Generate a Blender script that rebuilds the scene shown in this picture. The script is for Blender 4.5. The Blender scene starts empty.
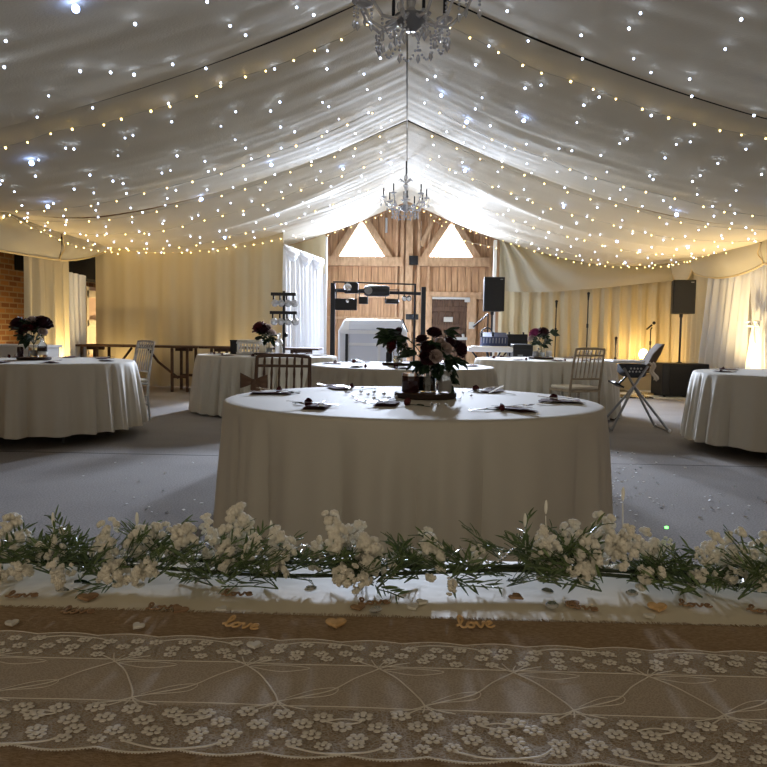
import bpy, math, random
from math import sin, cos, pi, radians, sqrt, exp, atan, atan2
from mathutils import Vector, Matrix, Euler, noise
random.seed(7)
SC = bpy.context.scene
COL = SC.collection

# ------------------------------------------------------------------ camera
F_PX, RES = 770.0, 767
CAM = Vector((0, 0, 1.08))
cam_d = bpy.data.cameras.new('camera')
cam_o = bpy.data.objects.new('camera', cam_d)
COL.objects.link(cam_o)
cam_d.sensor_width = 36
cam_d.lens = 36 * F_PX / RES
cam_d.clip_start = 0.05
cam_d.clip_end = 100
ROT = (Matrix.Rotation(atan(22.5 / F_PX), 4, 'Z') @ Matrix.Rotation(pi / 2 - atan(51.5 / F_PX), 4, 'X')
       @ Matrix.Rotation(radians(0.9), 4, 'Z'))
cam_o.matrix_world = Matrix.Translation(CAM) @ ROT
SC.camera = cam_o
DAYW, UPW, AMB, EXPO = 280.0, 75.0, 0.47, 0.42

def ray(px, py):
    return (ROT.to_3x3() @ Vector((px - RES / 2, -(py - RES / 2), -F_PX))).normalized()
def at(px, py, Y):
    d = ray(px, py)
    return CAM + d * (Y / d.y)
def atz(px, py, z):
    d = ray(px, py)
    return CAM + d * ((z - CAM.z) / d.z)

# ------------------------------------------------------------------ materials
def lin(c):
    r = []
    for x in c[:3]:
        x /= 255.0
        r.append(x / 12.92 if x <= 0.04045 else ((x + 0.055) / 1.055) ** 2.4)
    return (r[0], r[1], r[2], 1)

MATS = {}
def mat(name, col, rough=0.6, metal=0.0, col2=None, nscale=30, stretch=(1, 1, 1), bump=0.0, bscale=None, spec=0.5,
        trans=0.0, ior=1.45, emit=None, estr=0.0, translucent=0.0, alpha=None, sheen=0.0):
    if name in MATS:
        return MATS[name]
    m = bpy.data.materials.new(name)
    m.use_nodes = True
    nt = m.node_tree
    b = nt.nodes['Principled BSDF']
    out = nt.nodes['Material Output']
    b.inputs['Base Color'].default_value = lin(col)
    b.inputs['Roughness'].default_value = rough
    b.inputs['Metallic'].default_value = metal
    b.inputs['Specular IOR Level'].default_value = spec
    b.inputs['Transmission Weight'].default_value = trans
    b.inputs['IOR'].default_value = ior
    b.inputs['Sheen Weight'].default_value = sheen
    if emit:
        b.inputs['Emission Color'].default_value = lin(emit)
        b.inputs['Emission Strength'].default_value = estr
    if col2 or bump:
        tc = nt.nodes.new('ShaderNodeTexCoord')
        mp = nt.nodes.new('ShaderNodeMapping')
        mp.inputs['Scale'].default_value = stretch
        nt.links.new(tc.outputs['Object'], mp.inputs['Vector'])
    if col2:
        n = nt.nodes.new('ShaderNodeTexNoise')
        n.inputs['Scale'].default_value = nscale
        n.inputs['Detail'].default_value = 4
        nt.links.new(mp.outputs['Vector'], n.inputs['Vector'])
        r = nt.nodes.new('ShaderNodeValToRGB')
        r.color_ramp.elements[0].position = 0.35
        r.color_ramp.elements[1].position = 0.65
        r.color_ramp.elements[0].color = lin(col)
        r.color_ramp.elements[1].color = lin(col2)
        nt.links.new(n.outputs['Fac'], r.inputs['Fac'])
        nt.links.new(r.outputs['Color'], b.inputs['Base Color'])
    if bump:
        n2 = nt.nodes.new('ShaderNodeTexNoise')
        n2.inputs['Scale'].default_value = bscale or nscale
        n2.inputs['Detail'].default_value = 3
        nt.links.new(mp.outputs['Vector'], n2.inputs['Vector'])
        bp = nt.nodes.new('ShaderNodeBump')
        bp.inputs['Strength'].default_value = bump
        bp.inputs['Distance'].default_value = 0.01
        nt.links.new(n2.outputs['Fac'], bp.inputs['Height'])
        nt.links.new(bp.outputs['Normal'], b.inputs['Normal'])
    last = b.outputs['BSDF']
    if translucent:
        tl = nt.nodes.new('ShaderNodeBsdfTranslucent')
        tl.inputs['Color'].default_value = lin(col)
        mx = nt.nodes.new('ShaderNodeMixShader')
        mx.inputs['Fac'].default_value = translucent
        nt.links.new(last, mx.inputs[1])
        nt.links.new(tl.outputs['BSDF'], mx.inputs[2])
        last = mx.outputs['Shader']
        nt.links.new(last, out.inputs['Surface'])
    if alpha is not None:
        tr = nt.nodes.new('ShaderNodeBsdfTransparent')
        mx = nt.nodes.new('ShaderNodeMixShader')
        mx.inputs['Fac'].default_value = alpha
        nt.links.new(tr.outputs['BSDF'], mx.inputs[1])
        nt.links.new(last, mx.inputs[2])
        nt.links.new(mx.outputs['Shader'], out.inputs['Surface'])
        MATS[name + '/mix'] = mx
    MATS[name] = m
    return m

M_lining = mat('lining_fabric', (222, 214, 194), 0.75, bump=0.15, bscale=60, spec=0.2)
M_drape = mat('cream_drape', (216, 204, 172), 0.85, bump=0.1, bscale=80, spec=0.2)
M_drape_w = mat('white_voile', (244, 246, 250), 0.85, spec=0.2, translucent=0.1)
M_valance = mat('valance_fabric', (204, 197, 176), 0.8, bump=0.12, bscale=40, spec=0.2)
M_piping = mat('cream_piping', (226, 206, 160), 0.7)
M_cloth = mat('white_table_linen', (198, 192, 178), 0.7, bump=0.06, bscale=250, spec=0.35, sheen=0.15)
M_satin = mat('satin_table_linen', (232, 224, 204), 0.6, bump=0.15, bscale=18, spec=0.3)
M_burlap = mat('burlap', (204, 178, 146), 0.95, col2=(174, 148, 118), nscale=220, stretch=(1, 3, 1), bump=0.7, bscale=500, spec=0.1)
M_thread = mat('lace_thread', (232, 226, 216), 0.8, spec=0.2)
M_wood_d = mat('dark_wood', (84, 58, 42), 0.55, col2=(60, 40, 30), nscale=12, stretch=(1, 8, 1), bump=0.15)
M_chair_d = mat('brown_chair_wood', (96, 72, 56), 0.45, col2=(78, 56, 44), nscale=15)
M_chair_l = mat('limed_chair_wood', (176, 160, 136), 0.5, col2=(150, 134, 112), nscale=15)
M_chair_s = mat('silver_chair_wood', (188, 188, 186), 0.35, metal=0.3, col2=(160, 158, 156), nscale=15)
M_cushion = mat('ivory_cushion', (222, 214, 198), 0.85)
M_tan = mat('tan_ribbon', (104, 80, 64), 0.8)
M_black = mat('black_plastic', (16, 17, 20), 0.45, bump=0.05, bscale=200)
M_black2 = mat('black_paint', (24, 26, 34), 0.4)
M_grille = mat('speaker_grille', (14, 15, 19), 0.6, bump=0.4, bscale=600)
M_steel = mat('polished_steel', (200, 200, 205), 0.18, metal=1.0)
M_chrome = mat('chrome', (215, 218, 225), 0.1, metal=1.0)
M_grey = mat('grey_metal', (140, 142, 146), 0.35, metal=0.6)
M_white = mat('white_gloss', (232, 234, 238), 0.35)
M_whitep = mat('white_paint', (228, 228, 226), 0.5)
M_screen = mat('pale_panel', (208, 214, 228), 0.3)
M_glass = mat('clear_glass', (245, 248, 250), 0.02, trans=1.0, ior=1.45)
M_crystal = mat('crystal', (240, 244, 252), 0.05, trans=0.5, ior=1.55)
M_frost = mat('frosted_glass', (225, 222, 215), 0.45, trans=0.6)
M_amber = mat('dark_amber_glass', (58, 30, 34), 0.08, trans=0.35)
M_wine = mat('dark_purple_glass', (44, 20, 34), 0.08, trans=0.3)
M_candle = mat('ivory_wax', (240, 232, 210), 0.6)
M_napkin = mat('mauve_brown_napkin', (104, 62, 60), 0.9, bump=0.2, bscale=120)
M_red = mat('dark_red_petal', (96, 14, 24), 0.6, col2=(60, 8, 18), nscale=60)
M_burg = mat('burgundy_petal', (58, 12, 28), 0.65, col2=(36, 8, 20), nscale=60)
M_pink = mat('mauve_petal', (150, 60, 110), 0.6)
M_ivory = mat('ivory_petal', (196, 178, 172), 0.65, translucent=0.2)
M_leaf = mat('glossy_leaf', (44, 66, 40), 0.4, col2=(30, 50, 32), nscale=40, spec=0.5)
M_leafl = mat('garland_leaf', (112, 132, 84), 0.3, col2=(80, 102, 66), nscale=60, spec=0.6)
M_stem = mat('green_stem', (48, 60, 36), 0.6)
M_floret = mat('white_floret', (246, 242, 230), 0.75, translucent=0.2)
M_bark = mat('bark', (58, 42, 34), 0.9, col2=(40, 30, 26), nscale=40, bump=0.6)
M_slice = mat('cut_wood', (120, 92, 66), 0.7, col2=(96, 70, 50), nscale=30)
M_ply = mat('cut_plywood', (232, 196, 146), 0.55, col2=(206, 166, 112), nscale=80)
M_ply_d = mat('dark_plywood', (172, 142, 110), 0.65, col2=(142, 112, 84), nscale=80)
M_heartw = mat('white_enamel', (224, 222, 214), 0.4)
M_gem = mat('clear_gem', (232, 236, 242), 0.16, metal=0.9)
M_barn = mat('barn_boards', (214, 172, 130), 0.75, col2=(180, 138, 102), nscale=5, stretch=(6, 1, 0.5), bump=0.2, bscale=9)
M_barn_l = mat('barn_timber', (224, 188, 148), 0.7, col2=(198, 158, 122), nscale=6, stretch=(3, 1, 1), bump=0.2)
M_barn_d = mat('weathered_door_boards', (112, 86, 66), 0.8, col2=(84, 62, 50), nscale=6, stretch=(6, 1, 1), bump=0.2)
M_roofdark = mat('dark_rafters', (40, 34, 30), 0.9)
M_pane = mat('daylight_pane', (235, 242, 255), 0.3, emit=(222, 234, 255), estr=15.0)
M_cool = mat('cool_white_bulb', (230, 236, 255), 0.3, emit=(206, 222, 255), estr=8.0)
M_blue = mat('blue_white_bulb', (200, 214, 255), 0.3, emit=(150, 180, 255), estr=14.0)
M_warm = mat('warm_white_bulb', (255, 226, 160), 0.3, emit=(255, 218, 136), estr=8.0)
M_cable = mat('clear_cable', (196, 192, 180), 0.5)
M_lampw = mat('lit_lamp_glass', (255, 220, 150), 0.3, emit=(255, 205, 120), estr=22.0)
M_grnled = mat('green_led', (120, 255, 120), 0.3, emit=(90, 255, 90), estr=5.0)
M_starred = mat('grey_star_fabric', (64, 66, 74), 0.9)
M_star = mat('white_star_print', (214, 214, 216), 0.9)
M_towel = mat('pale_muslin', (206, 196, 180), 0.9)
M_pad = mat('taupe_pad', (96, 80, 64), 0.9, bump=0.15, bscale=150)
M_paper = mat('white_paper', (232, 230, 222), 0.7)
M_sand = mat('beige_carpet_face', (200, 184, 150), 0.9, bump=0.1, bscale=200)
M_dkbrown = mat('brown_box', (96, 66, 40), 0.7)
M_checkw = mat('white_floor_tile', (226, 226, 226), 0.25)
M_checkb = mat('black_floor_tile', (18, 18, 20), 0.25)
M_confetti = mat('silver_confetti', (244, 246, 250), 0.35, metal=0.25)
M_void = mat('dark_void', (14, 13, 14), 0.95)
M_doorp = mat('pink_door_boards', (232, 204, 184), 0.7)
M_doorw = mat('cream_door_frame', (232, 222, 200), 0.6)

def tex_mat(name):
    m = bpy.data.materials.new(name); m.use_nodes = True
    nt = m.node_tree
    tc = nt.nodes.new('ShaderNodeTexCoord')
    return m, nt, nt.nodes['Principled BSDF'], tc
# bricks
M_brick, nt, b, tc = tex_mat('brick')
sx = nt.nodes.new('ShaderNodeSeparateXYZ'); cb = nt.nodes.new('ShaderNodeCombineXYZ')
nt.links.new(tc.outputs['Object'], sx.inputs[0])
nt.links.new(sx.outputs['Y'], cb.inputs['X']); nt.links.new(sx.outputs['Z'], cb.inputs['Y'])
br = nt.nodes.new('ShaderNodeTexBrick')
br.inputs['Color1'].default_value = lin((186, 136, 84)); br.inputs['Color2'].default_value = lin((140, 92, 60))
br.inputs['Mortar'].default_value = lin((176, 156, 124)); br.inputs['Scale'].default_value = 1.0
br.inputs['Brick Width'].default_value = 0.25; br.inputs['Row Height'].default_value = 0.085
br.inputs['Mortar Size'].default_value = 0.012
nt.links.new(cb.outputs[0], br.inputs['Vector']); nt.links.new(br.outputs['Color'], b.inputs['Base Color'])
bp = nt.nodes.new('ShaderNodeBump'); bp.inputs['Strength'].default_value = 0.6; bp.inputs['Distance'].default_value = 0.01
bp.invert = True
nt.links.new(br.outputs['Fac'], bp.inputs['Height']); nt.links.new(bp.outputs['Normal'], b.inputs['Normal'])
b.inputs['Roughness'].default_value = 0.9
# carpet with one seam
M_carpet, nt, b, tc = tex_mat('grey_carpet')
n = nt.nodes.new('ShaderNodeTexNoise'); n.inputs['Scale'].default_value = 90; n.inputs['Detail'].default_value = 5
nl = nt.nodes.new('ShaderNodeTexNoise'); nl.inputs['Scale'].default_value = 1.2; nl.inputs['Detail'].default_value = 3
nt.links.new(tc.outputs['Object'], n.inputs['Vector']); nt.links.new(tc.outputs['Object'], nl.inputs['Vector'])
ad = nt.nodes.new('ShaderNodeMath'); ad.operation = 'MULTIPLY_ADD'; ad.inputs[1].default_value = 0.4
nt.links.new(nl.outputs['Fac'], ad.inputs[0]); nt.links.new(n.outputs['Fac'], ad.inputs[2])
r = nt.nodes.new('ShaderNodeValToRGB')
r.color_ramp.elements[0].position = 0.45; r.color_ramp.elements[1].position = 0.95
r.color_ramp.elements[0].color = lin((122, 118, 117)); r.color_ramp.elements[1].color = lin((168, 164, 161))
nt.links.new(ad.outputs[0], r.inputs['Fac'])
sx = nt.nodes.new('ShaderNodeSeparateXYZ'); nt.links.new(tc.outputs['Object'], sx.inputs[0])
s1 = nt.nodes.new('ShaderNodeMath'); s1.operation = 'SUBTRACT'; s1.inputs[1].default_value = 6.5
s2 = nt.nodes.new('ShaderNodeMath'); s2.operation = 'ABSOLUTE'
s3 = nt.nodes.new('ShaderNodeMath'); s3.operation = 'LESS_THAN'; s3.inputs[1].default_value = 0.014
nt.links.new(sx.outputs['Y'], s1.inputs[0]); nt.links.new(s1.outputs[0], s2.inputs[0]); nt.links.new(s2.outputs[0], s3.inputs[0])
mx = nt.nodes.new('ShaderNodeMixRGB'); mx.inputs['Color2'].default_value = lin((70, 66, 66))
nt.links.new(s3.outputs[0], mx.inputs['Fac']); nt.links.new(r.outputs['Color'], mx.inputs['Color1'])
nt.links.new(mx.outputs[0], b.inputs['Base Color'])
bp = nt.nodes.new('ShaderNodeBump'); bp.inputs['Strength'].default_value = 0.4; bp.inputs['Distance'].default_value = 0.006
nt.links.new(n.outputs['Fac'], bp.inputs['Height']); nt.links.new(bp.outputs['Normal'], b.inputs['Normal'])
b.inputs['Roughness'].default_value = 0.95
b.inputs['Specular IOR Level'].default_value = 0.15
# lace nets
def net_mat(name, col, lo, hi, scale):
    m, nt, b, tc = tex_mat(name)
    b.inputs['Base Color'].default_value = lin(col); b.inputs['Roughness'].default_value = 0.85
    vo = nt.nodes.new('ShaderNodeTexVoronoi'); vo.feature = 'DISTANCE_TO_EDGE'; vo.inputs['Scale'].default_value = scale
    mp = nt.nodes.new('ShaderNodeMapping'); mp.inputs['Scale'].default_value = (0.7, 1, 1)
    nt.links.new(tc.outputs['Object'], mp.inputs['Vector']); nt.links.new(mp.outputs['Vector'], vo.inputs['Vector'])
    mr = nt.nodes.new('ShaderNodeMapRange'); mr.inputs['From Min'].default_value = 0.06; mr.inputs['From Max'].default_value = 0.2
    mr.inputs['To Min'].default_value = hi; mr.inputs['To Max'].default_value = lo
    nt.links.new(vo.outputs['Distance'], mr.inputs['Value'])
    tr = nt.nodes.new('ShaderNodeBsdfTransparent'); mxs = nt.nodes.new('ShaderNodeMixShader')
    nt.links.new(mr.outputs['Result'], mxs.inputs['Fac'])
    nt.links.new(tr.outputs[0], mxs.inputs[1]); nt.links.new(b.outputs[0], mxs.inputs[2])
    nt.links.new(mxs.outputs[0], nt.nodes['Material Output'].inputs['Surface'])
    return m
M_net = net_mat('sheer_lace_net', (232, 220, 204), 0.44, 0.58, 420)
M_netd = net_mat('patterned_lace_net', (222, 212, 198), 0.25, 0.62, 380)

# ------------------------------------------------------------------ mesh builder
class MB:
    def __init__(s): s.v = []; s.f = []
    def add(s, vs, fs):
        o = len(s.v); s.v += [tuple(v) for v in vs]; s.f += [tuple(i + o for i in f) for f in fs]; return s
    def box(s, c, d, rot=None):
        vs = []
        for x in (-.5, .5):
            for y in (-.5, .5):
                for z in (-.5, .5):
                    p = Vector((x * d[0], y * d[1], z * d[2]))
                    if rot: p = rot @ p
                    vs.append(p + Vector(c))
        return s.add(vs, [(0, 1, 3, 2), (4, 6, 7, 5), (0, 4, 5, 1), (2, 3, 7, 6), (0, 2, 6, 4), (1, 5, 7, 3)])
    def tube(s, pts, r, n=8, closed=False, flat=1.0):
        pts = [Vector(p) for p in pts]; k = len(pts)
        rr = r if isinstance(r, (list, tuple)) else [r] * k
        vs, fs = [], []
        up = None
        for i, p in enumerate(pts):
            if closed: t = pts[(i + 1) % k] - pts[i - 1]
            else: t = pts[min(i + 1, k - 1)] - pts[max(i - 1, 0)]
            if t.length < 1e-9: t = Vector((0, 0, 1))
            t.normalize()
            if up is None:
                up = Vector((0, 0, 1)) if abs(t.z) < 0.9 else Vector((1, 0, 0))
            a = t.cross(up)
            if a.length < 1e-6: a = t.orthogonal()
            a.normalize(); b = a.cross(t); up = b
            for j in range(n):
                th = 2 * pi * j / n
                vs.append(p + a * cos(th) * rr[i] + b * sin(th) * rr[i] * flat)
        for i in range(k if closed else k - 1):
            for j in range(n):
                q = (i + 1) % k
                fs.append((i * n + j, i * n + (j + 1) % n, q * n + (j + 1) % n, q * n + j))
        if not closed:
            fs.append(tuple(range(n - 1, -1, -1))); fs.append(tuple((k - 1) * n + j for j in range(n)))
        return s.add(vs, fs)
    def lathe(s, prof, n=24, c=(0, 0, 0), M=None):
        vs, fs = [], []
        for r, z in prof:
            for j in range(n):
                th = 2 * pi * j / n
                p = Vector((r * cos(th), r * sin(th), z))
                if M: p = M @ p
                vs.append(p + Vector(c))
        k = len(prof)
        for i in range(k - 1):
            for j in range(n):
                fs.append((i * n + j, i * n + (j + 1) % n, (i + 1) * n + (j + 1) % n, (i + 1) * n + j))
        if prof[0][0] > 1e-6: fs.append(tuple(range(n - 1, -1, -1)))
        if prof[-1][0] > 1e-6: fs.append(tuple((k - 1) * n + j for j in range(n)))
        return s.add(vs, fs)
    def ball(s, c, r, n=8, m=6, sc=(1, 1, 1)):
        prof = [(max(1e-7, r * sin(pi * i / m)), -r * cos(pi * i / m)) for i in range(m + 1)]
        return s.lathe(prof, n, c, Matrix.Diagonal(Vector(sc)))
    def prism(s, out, th, M=None):
        k = len(out); M = M or Matrix.Identity(4)
        vs = [M @ Vector((x, y, 0)) for x, y in out] + [M @ Vector((x, y, th)) for x, y in out]
        return s.add(vs, [tuple(range(k - 1, -1, -1)), tuple(range(k, 2 * k))] +
                     [(i, (i + 1) % k, k + (i + 1) % k, k + i) for i in range(k)])
    def grid(s, nu, nv, fn, wrap=False):
        vs = [fn(i / (nu if wrap else nu), j / nv) for i in range(nu if wrap else nu + 1) for j in range(nv + 1)]
        w = nv + 1; fs = []
        for i in range(nu):
            q = (i + 1) % nu if wrap else i + 1
            for j in range(nv):
                fs.append((i * w + j, q * w + j, q * w + j + 1, i * w + j + 1))
        return s.add(vs, fs)

def mesh_of(name, mb, m, smooth=40):
    me = bpy.data.meshes.new(name)
    me.from_pydata(mb.v, [], mb.f)
    me.materials.append(m)
    me.validate()
    if smooth:
        me.polygons.foreach_set('use_smooth', [True] * len(me.polygons))
        me.set_sharp_from_angle(angle=radians(smooth))
    me.update()
    return me
def obj(name, mb, m, parent=None, loc=(0, 0, 0), rot=(0, 0, 0), bevel=0, smooth=40, thick=0, subsurf=0):
    me = mb if isinstance(mb, bpy.types.Mesh) else mesh_of(name, mb, m, smooth)
    o = bpy.data.objects.new(name, me)
    COL.objects.link(o)
    o.location = loc; o.rotation_euler = rot
    if parent: o.parent = parent
    if thick:
        md = o.modifiers.new('thickness', 'SOLIDIFY'); md.thickness = thick; md.offset = 0
    if bevel:
        md = o.modifiers.new('bevel', 'BEVEL'); md.width = bevel; md.segments = 2; md.limit_method = 'ANGLE'
    return o
LABELS = {}
def tag(o, label, cat, group=None, kind=None):
    if label: o['label'] = label
    if cat: o['category'] = cat
    if group: o['group'] = group
    if kind: o['kind'] = kind
    if label: LABELS.setdefault(label, []).append(o.name)
    return o
def thing(name, label, cat, loc=(0, 0, 0), rotz=0, group=None):
    o = bpy.data.objects.new(name, None); COL.objects.link(o)
    o.empty_display_size = 0.1
    o.location = loc; o.rotation_euler = (0, 0, rotz)
    return tag(o, label, cat, group)
def struct(name, mb, m, label=None, parent=None, **k):
    o = obj(name, mb, m, parent, **k)
    if not parent:
        o['kind'] = 'structure'
        if label: o['label'] = label
    return o
def dup(root, loc, rotz, label, group=None):
    r = root.copy(); COL.objects.link(r); r.location = loc; r.rotation_euler = (0, 0, rotz)
    tag(r, label, None, group)
    for ch in list(root.children):
        c = ch.copy(); COL.objects.link(c); c.parent = r
        for g in list(ch.children):
            d = g.copy(); COL.objects.link(d); d.parent = c
    return r
def fbm(x, y=0.0, z=0.0):
    return noise.noise(Vector((x, y, z)))
def interp(tab, x):
    if x <= tab[0][0]: return tab[0][1]
    for (a, b), (c, d) in zip(tab, tab[1:]):
        if x <= c:
            t = (x - a) / (c - a)
            return b + (d - b) * t
    return tab[-1][1]
def smooth_interp(tab, x):
    # Catmull-Rom through the table
    xs = [t[0] for t in tab]
    if x <= xs[0]: return tab[0][1]
    if x >= xs[-1]: return tab[-1][1]
    i = max(j for j in range(len(xs) - 1) if xs[j] <= x)
    p1, p2 = tab[i], tab[i + 1]
    p0 = tab[i - 1] if i > 0 else (2 * p1[0] - p2[0], 2 * p1[1] - p2[1])
    p3 = tab[i + 2] if i + 2 < len(tab) else (2 * p2[0] - p1[0], 2 * p2[1] - p1[1])
    h = p2[0] - p1[0]; t = (x - p1[0]) / h
    m1 = (p2[1] - p0[1]) / (p2[0] - p0[0]) * h; m2 = (p3[1] - p1[1]) / (p3[0] - p1[0]) * h
    t2, t3 = t * t, t * t * t
    return (2 * t3 - 3 * t2 + 1) * p1[1] + (t3 - 2 * t2 + t) * m1 + (-2 * t3 + 3 * t2) * p2[1] + (t3 - t2) * m2
# ------------------------------------------------------------------ the setting
HW = 5.5            # half width of the tent at its eaves
YE, YT, YN = 16.5, 10.3, 6.3    # gable end of the lining, far truss, near truss
PROF = [(0, 3.85), (0.5, 3.63), (1.0, 3.42), (1.75, 3.14), (2.5, 2.9), (3.1, 2.745), (3.6, 2.64), (4.2, 2.555), (4.8, 2.555), (5.5, 2.63)]
XO = -0.045        # the ridge hangs a hand's width left of the camera
def prof(u): return smooth_interp(PROF, abs(u))

struct('floor', MB().box((0, 8, -0.05), (13.5, 23, 0.1)), M_carpet, 'grey carpet laid over the whole floor', smooth=0)
# chequered dance floor far right
dw, db = MB(), MB()
for i in range(6):
    for j in range(3):
        (dw if (i + j) % 2 == 0 else db).box((2.2 + i * 0.6, 13.75 + j * 0.6, 0.01), (0.598, 0.598, 0.02))
df = struct('dance_floor', dw, M_checkw, 'black and white chequered dance floor in front of the DJ', bevel=0.002, smooth=0)
obj('black_tiles', db, M_checkb, df, bevel=0.002, smooth=0)
# low stage along the back right drape
st = thing('stage_riser', 'low beige carpeted stage platform under the back right drapes', 'stage', (4.05, 15.75, 0))
obj('stage_body', MB().box((0, 0, 0.16), (2.56, 0.9, 0.32)), M_sand, st, bevel=0.01)
obj('stage_top', MB().box((0, 0, 0.335), (2.6, 0.94, 0.03)), M_sand, st, bevel=0.006)

struct('wall_left', MB().box((-6.3, 8, 1.9), (0.2, 23, 3.8)), M_brick, 'old brick barn wall behind the left curtains', smooth=0)
struct('wall_right', MB().box((6.3, 8, 1.9), (0.2, 23, 3.8)), M_brick, 'old brick barn wall behind the right drapes', smooth=0)
# barn roof over the lining
for s in (-1, 1):
    struct('ceiling_barn_roof', MB().add([(0, -3.5, 5.6), (s * 6.6, -3.5, 3.6), (s * 6.6, 19.5, 3.6), (0, 19.5, 5.6),
           (0, -3.5, 5.7), (s * 6.6, -3.5, 3.7), (s * 6.6, 19.5, 3.7), (0, 19.5, 5.7)],
           [(0, 1, 2, 3), (4, 5, 6, 7), (0, 1, 5, 4), (1, 2, 6, 5), (2, 3, 7, 6)]), M_roofdark, 'dark barn roof above the tent lining', smooth=0)

# ---- gable wall: vertical boards, timbers, two triangular windows
YG = 17.5
def G(px, py): return at(px, py, YG)
wb = MB()
x = -6.2
rb = random.Random(3)
while x < 6.2:
    w = rb.uniform(0.13, 0.17)
    wb.box((x + w / 2, YG + 0.05 + rb.uniform(0, .008), 2.6), (w - 0.008, 0.08, 5.2))
    x += w
wb.box((0, YG + 0.14, 2.6), (12.6, 0.06, 5.2))
struct('wall_back', wb, M_barn, 'timber boarded barn gable behind the DJ', bevel=0.003, smooth=0)
def beam_xz(mb, a, b, w, d=0.07, y=YG - 0.03):
    a, b = Vector((a[0], y, a[1])), Vector((b[0], y, b[1]))
    t = (b - a); L = t.length; ang = atan2(t.z, t.x)
    mb.box((a + b) / 2, (L, d, w), Matrix.Rotation(-ang, 3, 'Y'))
def px2(px, py):
    p = G(px, py); return (p.x, p.z)
for n, (apx, bl, brr, outer) in enumerate([((362, 222.5), (340, 256), (384, 256.5), (322, 403)), ((451.2, 224.5), (429.5, 256.5), (472, 257), (418, 489))], 1):
    A, B, C = px2(*apx), px2(*bl), px2(*brr)
    out = [B, C, A]
    cx = sum(p[0] for p in out) / 3; cz = sum(p[1] for p in out) / 3
    w = struct('window_%d' % n, MB().add([(p[0], YG - 0.012, p[1]) for p in out] + [(p[0], YG - 0.002, p[1]) for p in out],
              [(0, 1, 2), (5, 4, 3), (0, 1, 4, 3), (1, 2, 5, 4), (2, 0, 3, 5)]), M_pane,
              'bright triangular window in the ' + ('left' if n == 1 else 'right') + ' barn door leaf', smooth=0)
    fr = MB()
    wdt = 0.15
    def off(p, k): return (cx + (p[0] - cx) * k, cz + (p[1] - cz) * k)
    A2, B2, C2 = off(A, 1.3), off(B, 1.3), off(C, 1.3)
    beam_xz(fr, B2, (A2[0], A2[1] + .04), wdt, 0.10, YG - 0.055)
    beam_xz(fr, C2, (A2[0], A2[1] + .04), wdt, 0.10, YG - 0.055)
    struct('window_frame', fr, M_barn_l, parent=w, bevel=0.004, smooth=0)
    sl = MB(); zb = B[1] - 0.12
    sl.box(((px2(outer[0], 262)[0] + px2(outer[1], 262)[0]) / 2, YG - 0.07, zb), (px2(outer[1], 262)[0] - px2(outer[0], 262)[0], 0.14, 0.2))
    struct('window_sill', sl, M_barn_l, parent=w, bevel=0.004, smooth=0)
    # side braces climbing to the post
tr = MB()
for px, w, y in ((401.5, 0.08, -0.05), (408.5, 0.16, -0.09), (418, 0.07, -0.05), (396, 0.05, -0.04), (428, 0.05, -0.03)):
    tr.box((G(px, 300).x, YG + y, 2.0), (w, 0.08, 4.0))
struct('trim_1', tr, M_barn_l, 'upright timbers between the two barn door leaves', bevel=0.004, smooth=0)
tr = MB()
for (a, b, yy, h) in ((322, 401, 296, 0.09), (418, 490, 295.5, 0.16), (322, 401, 318, 0.06), (406, 432, 316, 0.12), (406, 432, 329, 0.12)):
    xa, xb = G(a, yy).x, G(b, yy).x
    tr.box(((xa + xb) / 2, YG - 0.035, G((a + b) / 2, yy).z), (xb - xa, 0.06, h))
struct('trim_2', tr, M_barn_l, 'horizontal ledges across the barn door leaves', bevel=0.004, smooth=0)
tr = MB()
beam_xz(tr, px2(322, 228), px2(406, 196), 0.14); beam_xz(tr, px2(490, 232), px2(406, 196), 0.14)
beam_xz(tr, px2(421, 246), px2(437, 212), 0.1, y=YG - 0.04)
struct('trim_3', tr, M_barn_l, 'sloping timbers under the gable lining', bevel=0.004, smooth=0)
struct('trim_4', MB().box((G(413.5, 261).x, YG - 0.16, G(413, 261).z), (0.2, 0.06, 0.2)), M_black, 'black iron plate on the barn door post', bevel=0.006)
struct('trim_5', MB().box((G(412, 317).x, YG - 0.15, G(412, 317).z), (0.28, 0.05, 0.12)), M_black, 'black iron latch plate low on the door post', bevel=0.006)
lb = MB()
for px, y0, y1 in ((386.5, 218, 233), (420.3, 221, 248)):
    p0, p1 = G(px, y0), G(px, y1)
    lb.box((p0.x, YG - 0.02, (p0.z + p1.z) / 2), (0.05, 0.05, p0.z - p1.z))
struct('trim_6', lb, M_whitep, 'pale upright slots beside the triangular windows', bevel=0.004)
# small wicket door
p0, p1 = G(432, 299), G(467, 299)
wx, wz = (p0.x + p1.x) / 2, p0.z
ww = p1.x - p0.x
dm = MB()
for k in range(5): dm.box((p0.x + ww * (k + .5) / 5, YG - 0.02, wz / 2), (ww / 5 - 0.008, 0.05, wz))
d1 = struct('door_1', dm, M_barn_d, 'weathered boarded wicket door with two white notices', bevel=0.003, smooth=0)
dl = MB()
for zz in (wz - 0.22, wz - 0.62, wz - 1.05, wz - 1.6): dl.box((wx, YG - 0.06, zz), (ww, 0.05, 0.12))
beam_xz(dl, (p0.x + .05, wz - 1.55), (p1.x - .05, wz - 1.1), 0.1, 0.05, YG - 0.06)
beam_xz(dl, (p0.x + .05, wz - 1.0), (p1.x - .05, wz - 0.68), 0.1, 0.05, YG - 0.06)
struct('door_ledges', dl, M_barn_d, parent=d1, bevel=0.003, smooth=0)
dfm = MB()
dfm.box((p0.x - .07, YG - 0.05, wz / 2), (0.14, 0.1, wz + .1)); dfm.box((p1.x + .1, YG - 0.05, wz / 2), (0.2, 0.1, wz + .1))
struct('door_frame', dfm, M_barn_l, parent=d1, bevel=0.004, smooth=0)
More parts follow.
